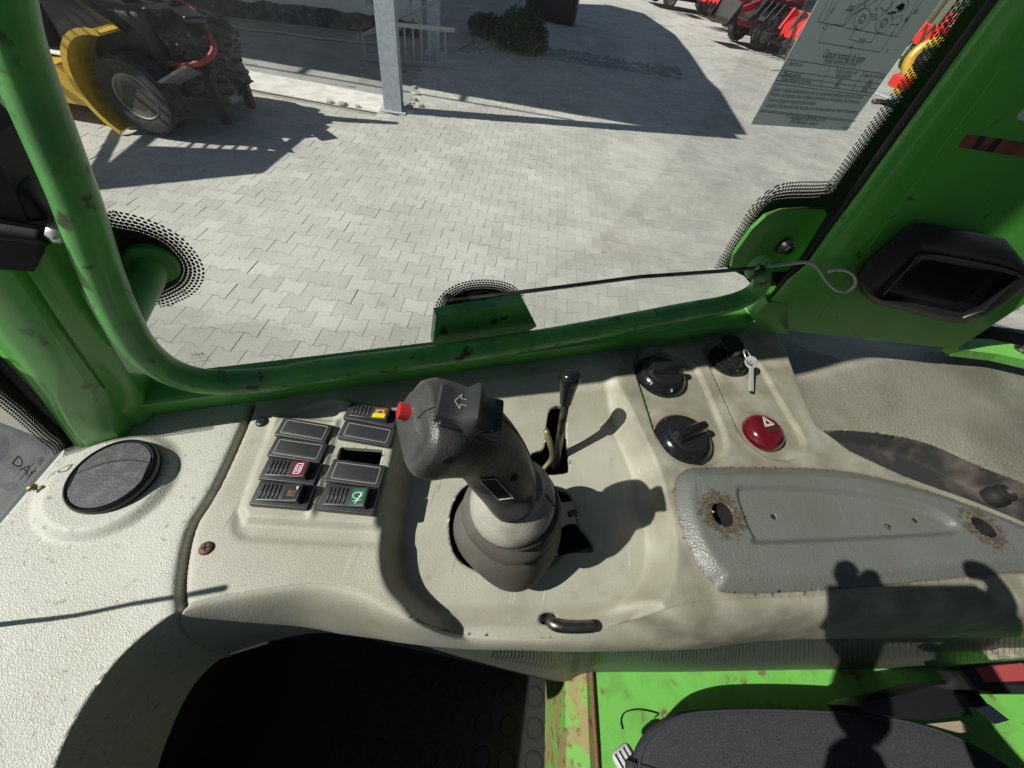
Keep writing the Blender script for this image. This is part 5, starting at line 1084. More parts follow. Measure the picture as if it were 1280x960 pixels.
for P in ([(245, -10), (150, 182), (365, 228), (380, 208)], [(285, -10), (195, 190)], [(325, -10), (225, 170)], [(235, 205), (158, 357), (670, 440), (790, 268)], [(380, 235), (825, 312)], [(825, 312), (990, -5)], [(760, 300), (830, 195)], [(800, 305), (1040, -5)],
          [(490, 210), (415, 333), (480, 345)], [(550, 352), (598, 360), (705, 190)], [(365, 118), (383, 85), (430, 92), (437, 98)], [(430, 95), (365, 215), (240, 203)], [(365, 215), (410, 180), (470, 105)], [(437, 98), (600, -10)], [(455, 118), (660, -5)], [(410, 165), (430, 130), (520, 70)], [(470, 60), (590, -10)], [(540, 65), (560, -10)], [(625, 80), (660, 55), (700, -5)], [(640, 110), (650, 60)], [(680, 60), (700, 90), (740, 90), (790, -5)], [(720, 95), (750, 60)], [(760, 75), (780, 20), (790, 25)], [(800, 100), (850, 100), (905, 60), (915, 20), (905, -10)], [(780, 160), (820, 140), (860, 130), (855, 165)], [(765, 205), (830, 208), (860, 165)], [(590, 120), (650, 125), (640, 165), (600, 160)], [(600, 140), (640, 145)]):
    L_(*[fb(*q) for q in P])
for cx_, cy_ in ((525, 160), (708, 192)):
    for r_, wd in ((92, LW), (42, LW), (26, LW)): L_(*[fb(cx_ + r_ * .62 * math.cos(a) + r_ * .35 * math.sin(a + .2), cy_ - r_ * .95 * math.sin(a)) for a in np.linspace(0, 2 * math.pi, 25)], w_=wd)
for P in ([(745, 120), (775, 105), (805, 108)],): L_(*[fb(*q) for q in P], w_=.0012)
mk('printed_lines', ln, M['print'], st, fix=False)
mk('printed_window', MB().add([sw(fb(*q)) for q in ((805, 60), (835, 95), (870, 80), (885, 40), (865, 22))], [(0, 1, 2, 3, 4)]), M['print'], st, fix=False)
Zs = ZZ
def T_(txt, p, size, wd=None, align='LEFT'): mk('printed_text', text_mb(txt, sw(p), S, Zs, size, align=align, width=wd), M['print'], st, fix=False)
def px_w(a, b): return np.linalg.norm(sw(a) - sw(b))
def T2(txt, a, b, size): T_(txt, a, size, px_w(a, b))
T2('Capacité nominale de levage', fb(200, 452), fb(548, 498), .0078)
T2('(selon norme EN 474-3)', fb(212, 507), fb(480, 540), .0062)
T2('État du sol', fa(380, 62), fa(490, 78), .0045); T2('% de la charge de', fa(775, 122), fa(948, 148), .0045); T2('basculement', fa(775, 160), fa(900, 180), .0045); T2('Capacité nominale', fa(1000, 158), fa(1172, 182), .0042); T2('kg', fa(1055, 205), fa(1080, 210), .004)
T2('Mauvais terrain', fa(330, 148), fa(480, 168), .0045); T2('60', fa(792, 208), fa(822, 212), .0045); T2('1500', fa(1015, 243), fa(1062, 250), .0045)
T2('Terrain ferme et de niveau', fa(308, 190), fa(565, 225), .0045); T2('80', fa(765, 250), fa(795, 254), .0045); T2('2000', fa(985, 287), fa(1032, 294), .0045)
T2("Valeurs valables exclusivement pour un équipement palettiseur d'origine ATLAS", fa(245, 278), fa(990, 362), .0048)
T2("Prendre connaissance des consignes d'entretien et de conduite de la chargeuse", fa(222, 320), fa(960, 408), .0048)
T2('Toute surcharge du matériel reste interdite', fa(200, 368), fa(595, 412), .0048)
T2("Comparer l'horizontalité des fourches lors du mouvement de levée de l'équipement", fa(175, 412), fa(942, 498), .0048)
T2('F. Weyhausen GmbH & Co. KG', fa(365, 515), fa(680, 548), .006); T2('27793 Wildeshausen · Germany', fa(385, 556), fa(615, 578), .0042); T2('872598', fa(825, 605), fa(885, 610), .0036)
T2('2000', fb(488, 343), fb(545, 350), .0045); T2('A', fb(418, 400), fb(436, 408), .0045); T2('C', fb(195, 230), fb(215, 232), .0045); T2('C1', fb(255, 92), fb(280, 98), .0045); T2('500', fb(405, 65), fb(452, 72), .0045); T2('B1', fb(880, 168), fb(905, 172), .0045); T2('B5', fb(960, 100), fb(985, 104), .0045); T2('F', fb(725, 432), fb(738, 436), .004)
# ---- seals
mk('window_seal', MB().tube([bpl(p, .018) for p in [(955, 392), (975, 360), (1005, 325), (1062, 250), (1130, 155), (1245, 0), (1300, -75)]], .0055, 10, 4), M['rubber'], frame, True)
# ---- tubular guard in front of the glass
def tg(p, d=.276): return win(p, d)
gp_ = [(-12, -70), (10, 28), (33, 95), (56, 153), (95, 250), (121, 325), (146, 385), (172, 431), (205, 460), (245, 475), (290, 478), (350, 473), (400, 464), (550, 444), (700, 420), (850, 391), (905, 381), (934, 371), (949, 358), (953, 345)]
guard = thing('window_guard_rail', tuple(tg((550, 444))), 'bent green tube rail running down the window and along the sill', 'guard rail')
mk('rail_tube', MB().tube([tg(p) for p in gp_], [.0104, .0104, .0106, .0108, .0110] + [.0114] * 5 + [.0118] * 6 + [.0118, .0116, .0112, .010], 20, 5), M['green_worn'], guard, True)
e1 = tg((947, 334)); mk('rail_eye', MB().lathe([(.0125, -.004), (.0135, 0), (.0125, .004), (0, .004)], e1, N, 24, sy=1.15), M['green_worn'], guard, True, auto=40)
mk('rail_eye_neck', MB().tube([tg((953, 346)), tg((949, 340))], .010, 14), M['green_worn'], guard, True)
mk('eye_grommet', MB().lathe([(.0045, -.009), (.0055, -.004), (.0045, 0), (0, 0)], e1, N, 16), M['rubber'], guard, True)
# stub through the glass on the left
a, b = win((190, 328), .3295), tg((152, 408)); a2 = win((186, 342), .32)
mk('stub', MB().tube([a, a + (a2 - a), (a2 + b) / 2, b], [.0115, .0115, .0115, .0115], 18, 4), M['green_worn'], guard, True)
mk('stub_flange', MB().lathe([(.0165, 0), (.0172, .003), (.016, .006), (.012, .008), (0, .008)], win((192, 327), .3305), -N, 32), M['green_worn'], guard, True, auto=40)
mk('guard_bolt', MB().tube([tg((92, 298)), win((70, 291), .275)], [.0048, .0042], 12).lathe([(0, -.004), (.0055, -.003), (.0062, 0), (.0045, .004), (0, .0045)], win((70, 291), .275), win((70, 291), .275) - tg((92, 298)), 14), M['metal'], guard, True)
# centre bracket plate welded to the tube
bkt = [(541, 432), (545, 396), (572, 391), (610, 385), (655, 377), (671, 408), (640, 425)]
m = MB().prism([win(p, .298) for p in bkt], N * .014); mk('centre_bracket', m, M['green_worn'], guard)
mk('bracket_top', MB().prism([win((547, 396), .2985), win((655, 378), .2985), win((652, 378), .328), win((556, 390), .328)], -ZZ * .003), M['steel'], guard)
mk('bracket_boss', MB().lathe([(.024, 0), (.026, .005), (.02, .012), (0, .013)], win((600, 384), .3305), -N, 28), M['black'], guard, True, auto=40)
mk('bracket_bolt', MB().lathe([(.006, 0), (.0065, .003), (.004, .008), (0, .008)], win((560, 372), .325), -N, 10), M['steel'], guard, True)
# long rod with a loop handle
rod = thing('latch_rod', tuple(win((750, 352), .27)), 'thin dark steel rod with a round loop handle, spanning the bottom of the window', 'rod')
mk('rod', MB().tube([win((562, 376), .312), win((700, 359), .290), win((800, 346), .280), win((900, 339), .272), win((943, 335), .270)], .0022, 10), M['steel'], rod, True)
def bq(p, d=-.012): return bpl(p, d)
lp = [(943, 335), (975, 331), (1008, 328), (1022, 335), (1032, 350), (1045, 362), (1058, 364), (1068, 357), (1069, 347), (1060, 339), (1045, 337), (1034, 340)]
dd = [atn(lp[0], N, .270)] + [bq(p) for p in lp[1:]]
mk('loop_handle', MB().tube(dd, .0022, 10, 6), M['metal'], rod, True)
# bracket plate bolted to the glass on the right
hb = thing('hinge_plate', tuple(win((970, 290), .32)), 'green hinge plate with rusty edge and black bolt at the lower right window corner', 'bracket')
hp = [(914, 334), (918, 318), (940, 287), (958, 270), (978, 263), (1008, 261), (1030, 262), (1034, 268), (1000, 322), (985, 338), (950, 342)]
mk('plate', MB().prism([win(p, .322) for p in hp], N * .005), M['green'], hb)
mk('rusty_edge', MB().tube([win(p, .3215) for p in ((960, 269), (978, 262), (1008, 260), (1031, 261))], .0012, 6, 3), M['rusty'], hb, True)
mk('bolt', MB().lathe([(.0105, 0), (.0105, .005), (.008, .010), (.004, .012), (0, .012)], win((978, 306), .322), -N, 16), M['black'], hb, True, auto=35)
mk('bolt_nut', MB().lathe([(.0065, .008), (.0065, .014), (0, .014)], win((978, 306), .322), -N, 6), M['black'], hb)
# ---- black pocket on the rear pillar
pk = thing('door_pocket', tuple(bpl((1170, 340))), 'black plastic recessed pocket mounted on the wide green pillar', 'pocket')
o0 = [(1071, 343), (1082, 325), (1126, 288), (1140, 279), (1158, 278), (1256, 298), (1268, 312), (1296, 348), (1236, 398), (1205, 405), (1180, 402), (1092, 379), (1076, 366)]
o1 = [(1076, 345), (1088, 325), (1130, 291), (1143, 283), (1160, 282), (1252, 301), (1264, 314), (1286, 340), (1230, 393), (1203, 400), (1180, 397), (1098, 376), (1082, 365)]
i0 = [(1096, 370), (1112, 352), (1142, 328), (1152, 320), (1163, 319), (1240, 334), (1262, 339), (1274, 345), (1228, 385), (1204, 396), (1190, 394), (1110, 376), (1098, 373)]
i1 = [(1104, 368), (1118, 352), (1146, 331), (1154, 325), (1164, 325), (1238, 339), (1258, 343), (1266, 348), (1224, 382), (1203, 391), (1190, 389), (1114, 373), (1105, 371)]
m = MB().loft([[bpl(p, .001) for p in o0], [bpl(p, -.014) for p in o0], [bpl(p, -.019) for p in o1], [bpl(p, -.020) for p in [(a[0] * .5 + b[0] * .5, a[1] * .5 + b[1] * .5) for a, b in zip(o1, i0)]], [bpl(p, -.017) for p in i0], [bpl(p, -.006) for p in i1]], caps=False)
mk('pocket_rim', m, M['black'], pk, True, auto=50); mk('pocket_floor', MB().add([bpl(p, -.0062) for p in i1], [tuple(range(13))]), M['gloss'], pk, fix=False)
mk('pocket_lip', MB().tube([bpl(p, -.019) for p in ((1104, 368), (1142, 328), (1156, 319), (1240, 334), (1276, 344))], .0022, 8, 3), M['gloss'], pk, True)
# brown label and the corner of a white one
lbp = thing('brown_label', tuple(bpl((1240, 180), -.001)), 'dark brown label strip with two black bars on the upper green pillar', 'label')
mk('strip', MB().prism([bpl(p, -.0008) for p in ((1198, 184), (1209, 168), (1300, 182), (1300, 200))], BN * .0006), M['brown_tape'], lbp)
for P in (((1214, 186), (1222, 187), (1233, 171), (1226, 170)), ((1232, 189), (1241, 190), (1254, 174), (1247, 173))): mk('bar', MB().prism([bpl(p, -.0011) for p in P], BN * .0003), M['print'], lbp)
mk('white_label', MB().prism([bpl(p, -.0008) for p in ((1271, 146), (1280, 136), (1310, 132), (1310, 156), (1274, 150))], BN * .0006), M['stripe'], None, label='corner of a pale grey label at the right edge of the green pillar', cat='label')
# ---- rear quarter glass with etched marks, its seal and dotted edge
RA = math.radians(8.6); rq = thing('rear_quarter_window', tuple(atz((1270, 405), 1.87)), 'small piece of rear side glass with black etched marks, right of the wide pillar', 'window')
def rqp(p, d=.07): return bpl(p, d)
mk('pane', MB().prism([rqp((1196, 432), .072), rqp((1196, 432), .072) + BX * .8, rqp((1196, 432), .072) + BX * .8 + ZZ * 1.3, rqp((1196, 432), .072) + ZZ * 1.3], BN * .004), M['glass'], rq)
gp2 = [(1200, 418), (1218, 405), (1262, 416), (1330, 436), (1330, 452), (1262, 432), (1215, 424)]
mk('lower_seal', MB().prism([rqp(p, .069) for p in gp2], -BN * .006), M['rubber'], rq)
frit('dotted_border', [rqp(p, .070) for p in ((1214, 405), (1240, 410), (1262, 416), (1330, 436))], 'R', rq, BN, 4)
dX = rqp((1280, 392), .07) - rqp((1245, 384), .07); 
for tx_, p, sz in (('SEKURIT', (1262, 386), .010), ('E2 43R', (1262, 376), .007), ('®', (1271, 387), .010), ('--- -- --', (1250, 384), .006)): mk('etched_mark', text_mb(tx_, rqp(p, .0698), BX * -.35 + ZZ * .94, BX * .94 + ZZ * .35, sz, mirror=True), M['print'], rq, fix=False)
# ---- windscreen on the left
WAz = math.radians(98.7); WXs = np.array([math.cos(WAz), math.sin(WAz), 0]); WNs = np.array([WXs[1], -WXs[0], 0])   # inward normal
w0 = atz((0, 655), 1.84); wd_ = w0 @ WNs
def wsp(p, d=0.): r = ray(p); return C0 + r * ((wd_ + d - C0 @ WNs) / (r @ WNs))
ws = thing('windscreen', tuple(w0), 'front windscreen at the left edge with a black dotted border and printed marks', 'window')
wa = w0 - WXs * .9; wb_ = atz((96, 551), 1.84)
mk('pane', MB().prism([wa - ZZ * .15, wb_ - ZZ * .02 - WNs * .003, wb_ + ZZ * 1.4, wa + ZZ * 1.4], -WNs * .004), M['glass2'], ws)
bl = [(-60, 390), (0, 448), (50, 498), (112, 552), (98, 560), (84, 562), (76, 552), (60, 540), (30, 512), (0, 488), (-60, 440)]
mk('black_border', MB().prism([wsp(p, .0008) for p in bl], WNs * .0006), M['rubber'], ws)
frit('dotted_border', [wsp(p, .0012) for p in smooth_path([(-60, 442), (0, 488), (30, 512), (60, 540), (75, 552), (80, 562)], 6)], 'R', ws, WNs, 4)
tX = wsp((52, 580), .001) - wsp((20, 575), .001); tX /= np.linalg.norm(tX); tY = np.cross(WNs, tX); 
def wt(tx_, p, sz, X_, Y_, wd=None): mk('printed_mark', text_mb(tx_, wsp(p, .001), X_, Y_, sz, width=wd), M['print'], ws, fix=False)
ex1 = wsp((40, 596), .001) - wsp((14, 574), .001); ey1 = wsp((30, 572), .001) - wsp((15, 590), .001)
wt('DAf', (29, 584), np.linalg.norm(ey1) * .8, ex1, ey1, np.linalg.norm(ex1) * .9); wt('®', (50, 577), .008, ex1, ey1)
m = MB(); ribbon(m, [wsp((26, 599), .001), wsp((42, 579), .001)], .0007, WNs); ribbon(m, [wsp((32, 602), .001), wsp((46, 584), .001)], .0006, WNs); mk('printed_mark', m, M['print'], ws, fix=False)
mk('windscreen_seal', MB().tube([wsp(p, .006) for p in ((-80, 372), (0, 445), (60, 508), (112, 553))], .006, 10, 4), M['rubber'], frame, True)
# black padded trim above the front pillar base
trim = MB(); tp_ = [(-60, 95), (0, 128), (20, 150), (48, 208), (70, 270), (72, 290), (66, 304), (30, 301), (0, 298), (-60, 290)]
m = MB().loft([[win(p, .236) for p in tp_], [win(p, .229) for p in [(p[0] * .96 - 1, 200 + (p[1] - 200) * .93) for p in tp_]]]); m2 = MB().prism([win(p, .305) for p in tp_], -N * .031)
tr_ = mk('pillar_trim', m2, M['void'], None, label='black moulded trim on the front pillar left of the green tube', cat='trim')
mk('trim_roll', MB().tube([win(p, .273) for p in ((-60, 284), (0, 288), (30, 292), (58, 296))], .005, 12, 3), M['void'], tr_, True)
mt = MB()
for i in range(15):
    a = win((-20 + i * 5.2, 270 + i * .9), .2735); mt.tube([a, win((-26 + i * 5.2 + 12, 281 + i * .9), .2735)], .0011, 5)
mk('woven_edge', mt, M['switch'], tr_, kind='stuff')
mk('trim_fold', MB().box(win((12, 248), .285), (.03, .02, .022), S, N, bev=.006), M['rubber'], tr_, True)
# ------------------------------------------------------------------ bonnet outside the windscreen
m = MB(); hp_ = [atz(p, 1.45) for p in ((-200, 480), (0, 528), (40, 543), (76, 556), (84, 580), (60, 640), (0, 760), (-200, 1100))]
m.prism(hp_, (0, 0, -.35)); mk('bonnet', m, M['hood'], None, label='dusty black bonnet corner seen through the windscreen at the left edge', cat='bonnet')
# unseen strand, added to cast the thin cord-like line over the pale dash
def strand_pt(p):
    q = atz(p, 1.84); sv = np.array(SUNV); t_ = (wd_ - .012 - q @ WNs) / (sv @ WNs); return q + sv * t_
wp = [strand_pt(p) for p in ((-60, 792), (0, 781), (90, 770), (170, 754), (228, 745), (282, 735))]
wt_ = thing('shadow_strand', tuple(wp[0]), 'added unseen black arm outside the windscreen whose shadow crosses the pale dash', 'wiper')
mk('strand', MB().tube(wp, [.0018, .0018, .0016, .0016, .002, .0026], 8, 3), M['black'], wt_, True)
bl_ = MB()
for i in range(30):
    a = wp[0] + (wp[-1] - wp[0]) * (i / 30.); 
mk('strand_underside', MB().tube([p - ZZ * .003 for p in wp[3:]], .0018, 6), M['rubber'], wt_)
# ------------------------------------------------------------------ floor, footwell, roof, far side of the cab
fl_ = thing('cab_floor', tuple(atz((800, 880), ZF)), None, None, kind='structure')
fp = [atz(p, ZF) for p in ((737, 800), (737, 840), (742, 960), (745, 1200))]
f0 = atz((738, 838), ZF); fdir = atz((744, 960), ZF) - f0; fdir /= np.linalg.norm(fdir); fnx = -np.cross(fdir, ZZ); fnx = fnx if fnx[0] > 0 else -fnx
m = MB().prism([f0 - fdir * .25, f0 - fdir * .25 + fnx * 1.6, f0 + fdir * 1.1 + fnx * 1.6, f0 + fdir * 1.1], (0, 0, -.02)); mk('green_floor_plate', m, M['green_floor'], fl_)
f1 = atz((706, 846), ZF - .012)
m = MB().loft([[f0 - fdir * .25 + ZZ * .003, f0 + fdir * 1.1 + ZZ * .003], [f0 - fdir * .25 - fnx * .01 + ZZ * .008, f0 + fdir * 1.1 - fnx * .01 + ZZ * .008], [f1 - fdir * .25, f1 + fdir * 1.1], [f1 - fdir * .25 - ZZ * .2, f1 + fdir * 1.1 - ZZ * .2]], closed=False, caps=False)
mk('rusty_step_edge', m, M['rust'], fl_, fix=False)
mk('weld_bead', MB().tube([f0 - fdir * .05 + ZZ * .004, f0 + fdir * .05 + ZZ * .006, f0 + fdir * .14 + fnx * .002 + ZZ * .004, f0 + fdir * .4 + ZZ * .005], .0035, 8, 5), pm('rust_brown_bead', (.16, .07, .04), .8, bump=(300, .8, .002)), fl_, True)
m = MB().prism([np.array([-.45, -1.2, ZFW]), np.array([f1[0] + .12, -1.2, ZFW]), np.array([f1[0] + .06, .32, ZFW]), np.array([-.45, .32, ZFW])], (0, 0, -.02)); mk('footwell_mat', m, M['rubber'], fl_)
me_st = None
for i in range(10):
    for j in range(9):
        c = atz((697, 874), ZFW) + fdir * (j - 1) * .036 * 1.28 - fnx * i * .036 * 1.28
        if me_st is None:
            o = mk('mat_stud', MB().lathe([(.0175, 0), (.0165, .0022), (.0145, .0022), (.0135, .0006), (0, .0006)], (0, 0, 0), (0, 0, 1), 20), M['rubber'], None, True, local=True, auto=40); me_st = o
        else: o = link(me_st.copy())
        o.parent = fl_; o.location = (Vector(c) - Vector(ORIG[fl_]))
mk('footwell_wall', MB().box((-.355, -.64, 1.52), (.02, 1.4, .56)), M['machine_black'], fl_)
mk('footwell_side', MB().box(sn(.12, .30, 1.53), (.72, .02, .56), S, N), M['machine_black'], fl_)
mk('door_panel', MB().box((.35, -1.15, 1.6), (1.9, .04, .9)), M['machine_black'], fl_)
mk('rear_wall', MB().box((1.55, -.3, 1.8), (.04, 2.0, 1.2)), M['machine_black'], fl_)
roof = thing('cab_roof', (.6, -.3, 3.1), 'black lined roof of the cab above the camera', 'roof')
mk('roof_lining', MB().box((.62, -.35, 3.2), (1.9, 2.0, .06)), M['machine_black'], roof)
for p in ((-.36, -1.15), (1.5, -1.15), (1.5, .75)): mk('roof_post', MB().box((p[0], p[1], 2.5), (.07, .07, 1.4)), M['green'], roof)
# ------------------------------------------------------------------ seat
def seatp(p, z=1.545): return atz(p, z)
so = [(784, 1010), (790, 960), (797, 932), (815, 908), (845, 891), (890, 885), (960, 884), (1040, 887), (1120, 896), (1180, 912), (1235, 938), (1285, 975), (1320, 1040)]
sp_ = [seatp(p) for p in so]; body_ = sp_[:]
back = [sp_[-1] + np.array([.02, -.45, 0]), sp_[0] + np.array([.03, -.42, 0])]
outl = np.array(smooth_path(sp_ + back, 6, True)); cen = outl.mean(0)
st_ = thing('driver_seat', tuple(cen), 'driver seat cushion in black woven fabric at the lower right, partly sunlit', 'seat')
rings = []
for k, dz in ((.82, -.11), (.86, -.085), (.95, -.035), (.985, -.014), (.985, -.005), (.97, 0), (.955, .0012), (.9, .003), (.7, .006), (.4, .006), (.1, .006)):
    rings.append([cen + (p - cen) * k + ZZ * dz for p in outl])
mk('cushion', MB().loft(rings), M['fabric'], st_, True)
mk('piping', MB().tube([cen + (p - cen) * .968 + ZZ * .0012 for p in outl] + [cen + (outl[0] - cen) * .968 + ZZ * .0012], .0018, 6, caps=False), M['fabric'], st_, True)
# striped lever end beside the seat
a, b = atz((773, 934), ZF + .085), atz((806, 992), ZF + .10); sl_ = thing('seat_lever', tuple(a), 'pale grey ribbed plastic lever tip between the green floor and the seat', 'lever')
d_ = (b - a) / np.linalg.norm(b - a); q_ = np.cross(d_, ZZ); q_ /= np.linalg.norm(q_)
mk('lever_body', MB().box((a + b) / 2, (np.linalg.norm(b - a) * 1.0, .030, .016), d_, q_, np.cross(d_, q_), bev=.007), M['stripe'], sl_, True)
for k in range(4): mk('groove', MB().box((a + b) / 2 + q_ * (-.0105 + .007 * k) + ZZ * .008, (np.linalg.norm(b - a) * .94, .002, .0022), d_, q_), M['void'], sl_)
# loose wire on the floor
mk('loose_wire', MB().tube([atz(p, ZF + .003) for p in ((778, 912), (776, 900), (782, 890), (800, 887), (822, 892), (818, 897))], .0009, 6, 5), M['rubber'], None, True, label='short loose black wire lying on the green floor', cat='wire')
# dark plastic seat side bracket and belt buckle
sb = thing('seat_side_bracket', tuple(atz((1150, 870), 1.56)), 'black plastic side bracket between the seat and the belt buckle', 'bracket')
P = [(1067, 882), (1078, 876), (1130, 866), (1160, 856), (1196, 852), (1212, 890), (1216, 894), (1160, 900), (1120, 898), (1075, 890)]
P3 = [atz(p, 1.565) for p in P]; c_ = sum(P3) / len(P3)
mk('shell', MB().loft([[p - ZZ * .05 for p in P3], P3, [c_ + (p - c_) * .94 + ZZ * .006 for p in P3], [c_ + (p - c_) * .5 + ZZ * .008 for p in P3]]), M['black'], sb, True, auto=40)
bk = thing('belt_buckle', tuple(atz((1250, 850), 1.57)), 'black seat belt buckle with a pink-red release button at the right edge', 'buckle')
def qd(P, z, th): return [atz(p, z) for p in P], th
P3 = [atz(p, 1.60) for p in ((1197, 838), (1222, 830), (1300, 824), (1300, 868), (1240, 868), (1215, 862))]; c_ = sum(P3) / len(P3)
mk('housing', MB().loft([[p - ZZ * .03 for p in P3], P3, [c_ + (p - c_) * .93 + ZZ * .004 for p in P3]]), M['black'], bk, True, auto=30)
mk('release_button', MB().prism([atz(p, 1.607) for p in ((1220, 834), (1278, 829), (1300, 850), (1234, 853))], ZZ * -.004), pm('pink_red_plastic', (.35, .06, .06), .5, bump=(600, .5, .0005)), bk)
mk('slot_recess', MB().prism([atz(p, 1.606) for p in ((1228, 858), (1300, 855), (1300, 866), (1240, 866))], ZZ * -.001), M['void'], bk)
mk('strap_plate', MB().prism([atz(p, 1.585) for p in ((1222, 886), (1236, 880), (1262, 900), (1245, 905))], ZZ * -.003), M['metal'], bk)
mk('webbing', MB().prism([atz(p, 1.57) for p in ((1160, 905), (1200, 901), (1218, 914), (1200, 916))], ZZ * -.004), pm('dusty_webbing', (.3, .24, .17), .9, bump=(900, .8, .001)), bk)
mk('clip_block', MB().prism([atz(p, 1.587) for p in ((1204, 868), (1220, 862), (1236, 882), (1218, 884))], ZZ * -.02), M['gloss'], bk)
m = MB().prism([atz(p, 1.62) for p in ((1246, 812), (1260, 800), (1320, 800), (1320, 818), (1256, 824))], (0, 0, -.02)); mk('dusty_ledge', m, pm('dusty_grey_ledge', (.33, .29, .24), .9, col2=(.2, .18, .15), ns=60, bump=(300, .6, .002)), cons)
# ------------------------------------------------------------------ the person holding the phone (above and behind the lens; seen only as a shadow)
pe = thing('person', (.35, -.55, 1.5), 'seated person in dark clothes holding a phone over the console', 'person')
fw_ = RC @ np.array([0, 0, 1.0]); rt_ = RC @ np.array([1, 0, 0]); up_ = RC @ np.array([0, -1, 0])
def cm(x, y, z): return C0 + rt_ * x + up_ * y - fw_ * z            # metres right, up, behind the lens
ph = thing('phone', tuple(cm(.055, -.01, .010)), 'black smartphone held in landscape over the console', 'phone')
mk('phone_body', MB().box(cm(.072, -.038, .0105), (.150, .074, .008), rt_, up_, fw_, bev=.003), M['gloss'], ph, True)
def skin(name, chains, mat, parent):
    """one continuous limb: joints with radii, grown with the Skin modifier"""
    v = []; e = []; r = []; key = {}
    for ch in chains:
        prev = None
        for p, rad in ch:
            k = tuple(np.round(p, 4))
            if k not in key: key[k] = len(v); v.append(tuple(p)); r.append(rad)
            i = key[k]
            if prev is not None and prev != i: e.append((prev, i))
            prev = i
    o0 = ORIG[parent]; me = bpy.data.meshes.new(name); me.from_pydata([tuple(np.array(p) - o0) for p in v], e, []); me.materials.append(mat)
    o = link(bpy.data.objects.new(name, me)); o.parent = parent; ORIG[o] = o0
    md = o.modifiers.new('skin', 'SKIN'); sv = me.skin_vertices[0].data if me.skin_vertices else None
    if sv is None:
        bm = bmesh.new(); bm.from_mesh(me); bm.verts.layers.skin.verify(); bm.to_mesh(me); bm.free(); sv = me.skin_vertices[0].data
    for i, rad in enumerate(r): sv[i].radius = (rad, rad)
    sv[0].use_root = True; o.modifiers.new('sub', 'SUBSURF').levels = 1; o.modifiers['sub'].render_levels = 1; return o
def hand(side, wrist, elbow):
    sx = side; HS = .62 if side < 0 else 1.
    HD = -.036
    palm = cm(.072 + sx * HS * .085, -.030 + HD, .022); pk_ = cm(.072 + sx * HS * .092, -.005 + HD, .020)
    ch = [[(elbow, .040), ((elbow + wrist) / 2, .035), (wrist, .025), (palm, .042), (pk_, .030)]]
    for f in range(4):
        y = .034 - f * .020 + HD
        a = cm(.072 + sx * HS * .090, y, .020); b = cm(.072 + sx * HS * .094, y + .004, .002); c_ = cm(.072 + sx * HS * .078, y + .004, -.004); d_ = cm(.072 + sx * HS * .066, y + .003, -.003)
        if side < 0 and f == 1: a, b, c_, d_ = [q + rt_ * .026 + up_ * .018 for q in (a, b, c_, d_)]
        ch.append([(palm, .042), (a, .0115), (b, .0092), (c_, .0085), (d_, .0075)] if f else [(palm, .042), (a, .0105), (cm(.072 + sx * HS * .094, y + .010, .008), .011), (cm(.072 + sx * HS * .082, y + .013, .002), .0105), (cm(.072 + sx * HS * .070, y + .010, -.002), .0095)])
    ch.append([(palm, .042), (cm(.072 + sx * HS * .078, -.052 + HD, .030), .0125), (cm(.072 + sx * HS * .058, -.048 + HD, .027), .0105), (cm(.072 + sx * HS * .040, -.038 + HD, .024), .0095)])
    return ch
hx, hy = .58, -.45
sh_l, sh_r = np.array([hx - .05, hy + .16, 2.12]), np.array([hx + .02, hy - .20, 2.12])
wl_, wr_ = cm(.072 - .05, -.115, .055), cm(.072 + .11, -.115, .055)
el_l, el_r = np.array([.10, -.28, 1.98]), np.array([.42, -.12, 1.95])
b_ = skin('hands', hand(-1, wl_, el_l * .35 + wl_ * .65), M['skin'], pe); b_.name = 'left_hand'
b_ = skin('hands', hand(1, wr_, el_r * .35 + wr_ * .65), M['skin'], pe); b_.name = 'right_hand'
pel = np.array([hx + .08, hy - .02, 1.66]); chest = np.array([hx + .03, hy - .02, 2.02]); nk = np.array([hx, hy - .02, 2.22])
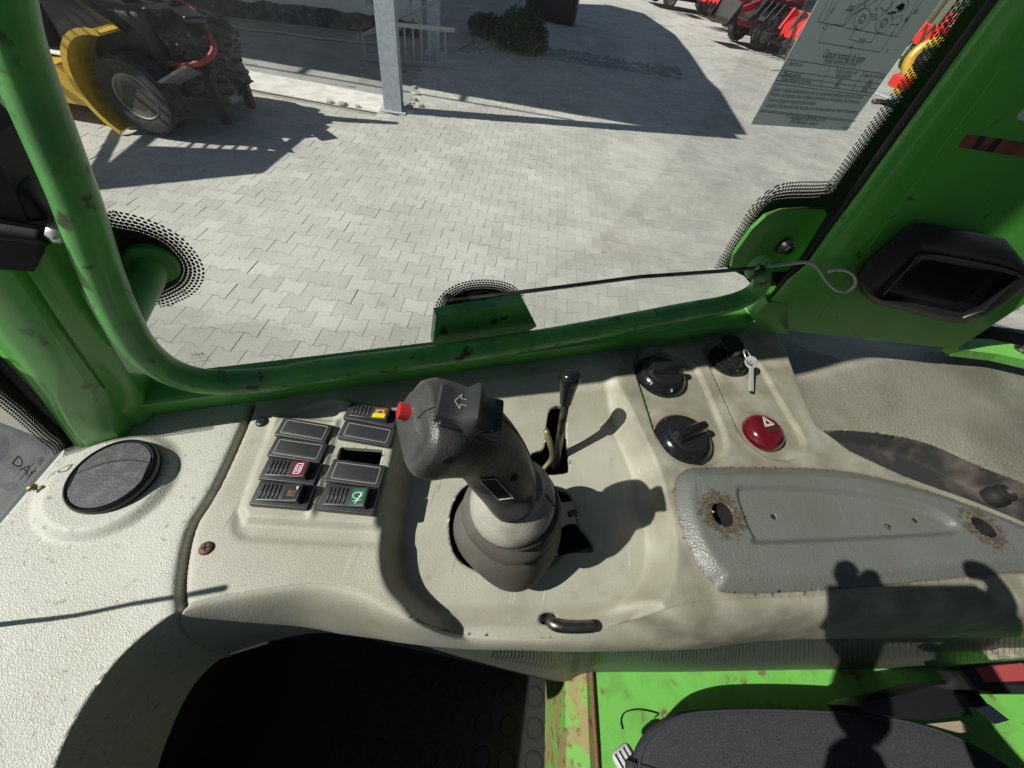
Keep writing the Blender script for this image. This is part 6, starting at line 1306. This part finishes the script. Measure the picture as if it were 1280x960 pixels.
skin('clothed_body', [[(pel, .15), ((pel + chest) / 2, .135), (chest, .15), (nk, .062)], [(chest, .15), (sh_l, .068), ((sh_l + el_l) / 2, .052), (el_l, .045), (el_l * .35 + wl_ * .65, .036)], [(chest, .15), (sh_r, .068), ((sh_r + el_r) / 2, .052), (el_r, .045), (el_r * .35 + wr_ * .65, .036)],
     [(pel, .15), (pel + np.array([-.25, .02, 0]), .085), (pel + np.array([-.46, .02, .0]), .068), (pel + np.array([-.52, .0, -.33]), .05)], [(pel, .15), (pel + np.array([-.25, -.14, 0]), .085), (pel + np.array([-.48, -.18, .02]), .068), (pel + np.array([-.55, -.18, -.33]), .05)]], M['cloth'], pe)
hd_ = nk + np.array([-.03, 0, .17]); hr = []
for t_ in np.linspace(0, math.pi, 17):
    z = math.cos(t_); r0 = math.sin(t_); hr.append([hd_ + np.array([math.cos(a) * .098 * r0 * (1 + .10 * (math.cos(a) < -.9) * (abs(z) < .35)) - .012 * (z < 0) * r0 * max(0, -math.cos(a)), math.sin(a) * .078 * r0 * (1 - .18 * max(0, -z)), z * .122]) for a in np.linspace(0, 2 * math.pi, 25)[:-1]])
mk('head', MB().loft(hr).tube([nk - ZZ * .02, hd_ - ZZ * .08], .055, 14), M['skin'], pe, True)
mk('hair', MB().loft([[hd_ + (np.array(p) - hd_) * 1.05 + np.array([.012, 0, .008]) for p in r] for r in hr[:7]]), M['rubber'], pe, True)
for sg in (-1, 1):
    mk('eye', MB().lathe([(0, -.004), (.012, 0), (0, .005)], hd_ + np.array([-.088, sg * .032, .005]), (-1, 0, 0), 12), M['white'], pe, True)
    mk('ear', MB().lathe([(0, -.006), (.025, -.004), (.03, .004), (0, .006)], hd_ + np.array([.005, sg * .080, -.005]), (0, sg, 0), 14, sx=.7), M['skin'], pe, True)
mk('nose', MB().tube([hd_ + np.array([-.092, 0, .01]), hd_ + np.array([-.112, 0, -.022]), hd_ + np.array([-.095, 0, -.03])], [.008, .013, .009], 10), M['skin'], pe, True)
mk('mouth', MB().box(hd_ + np.array([-.092, 0, -.055]), (.01, .045, .008), bev=.003), M['maroon'], pe, True)
bpy.context.view_layer.update()
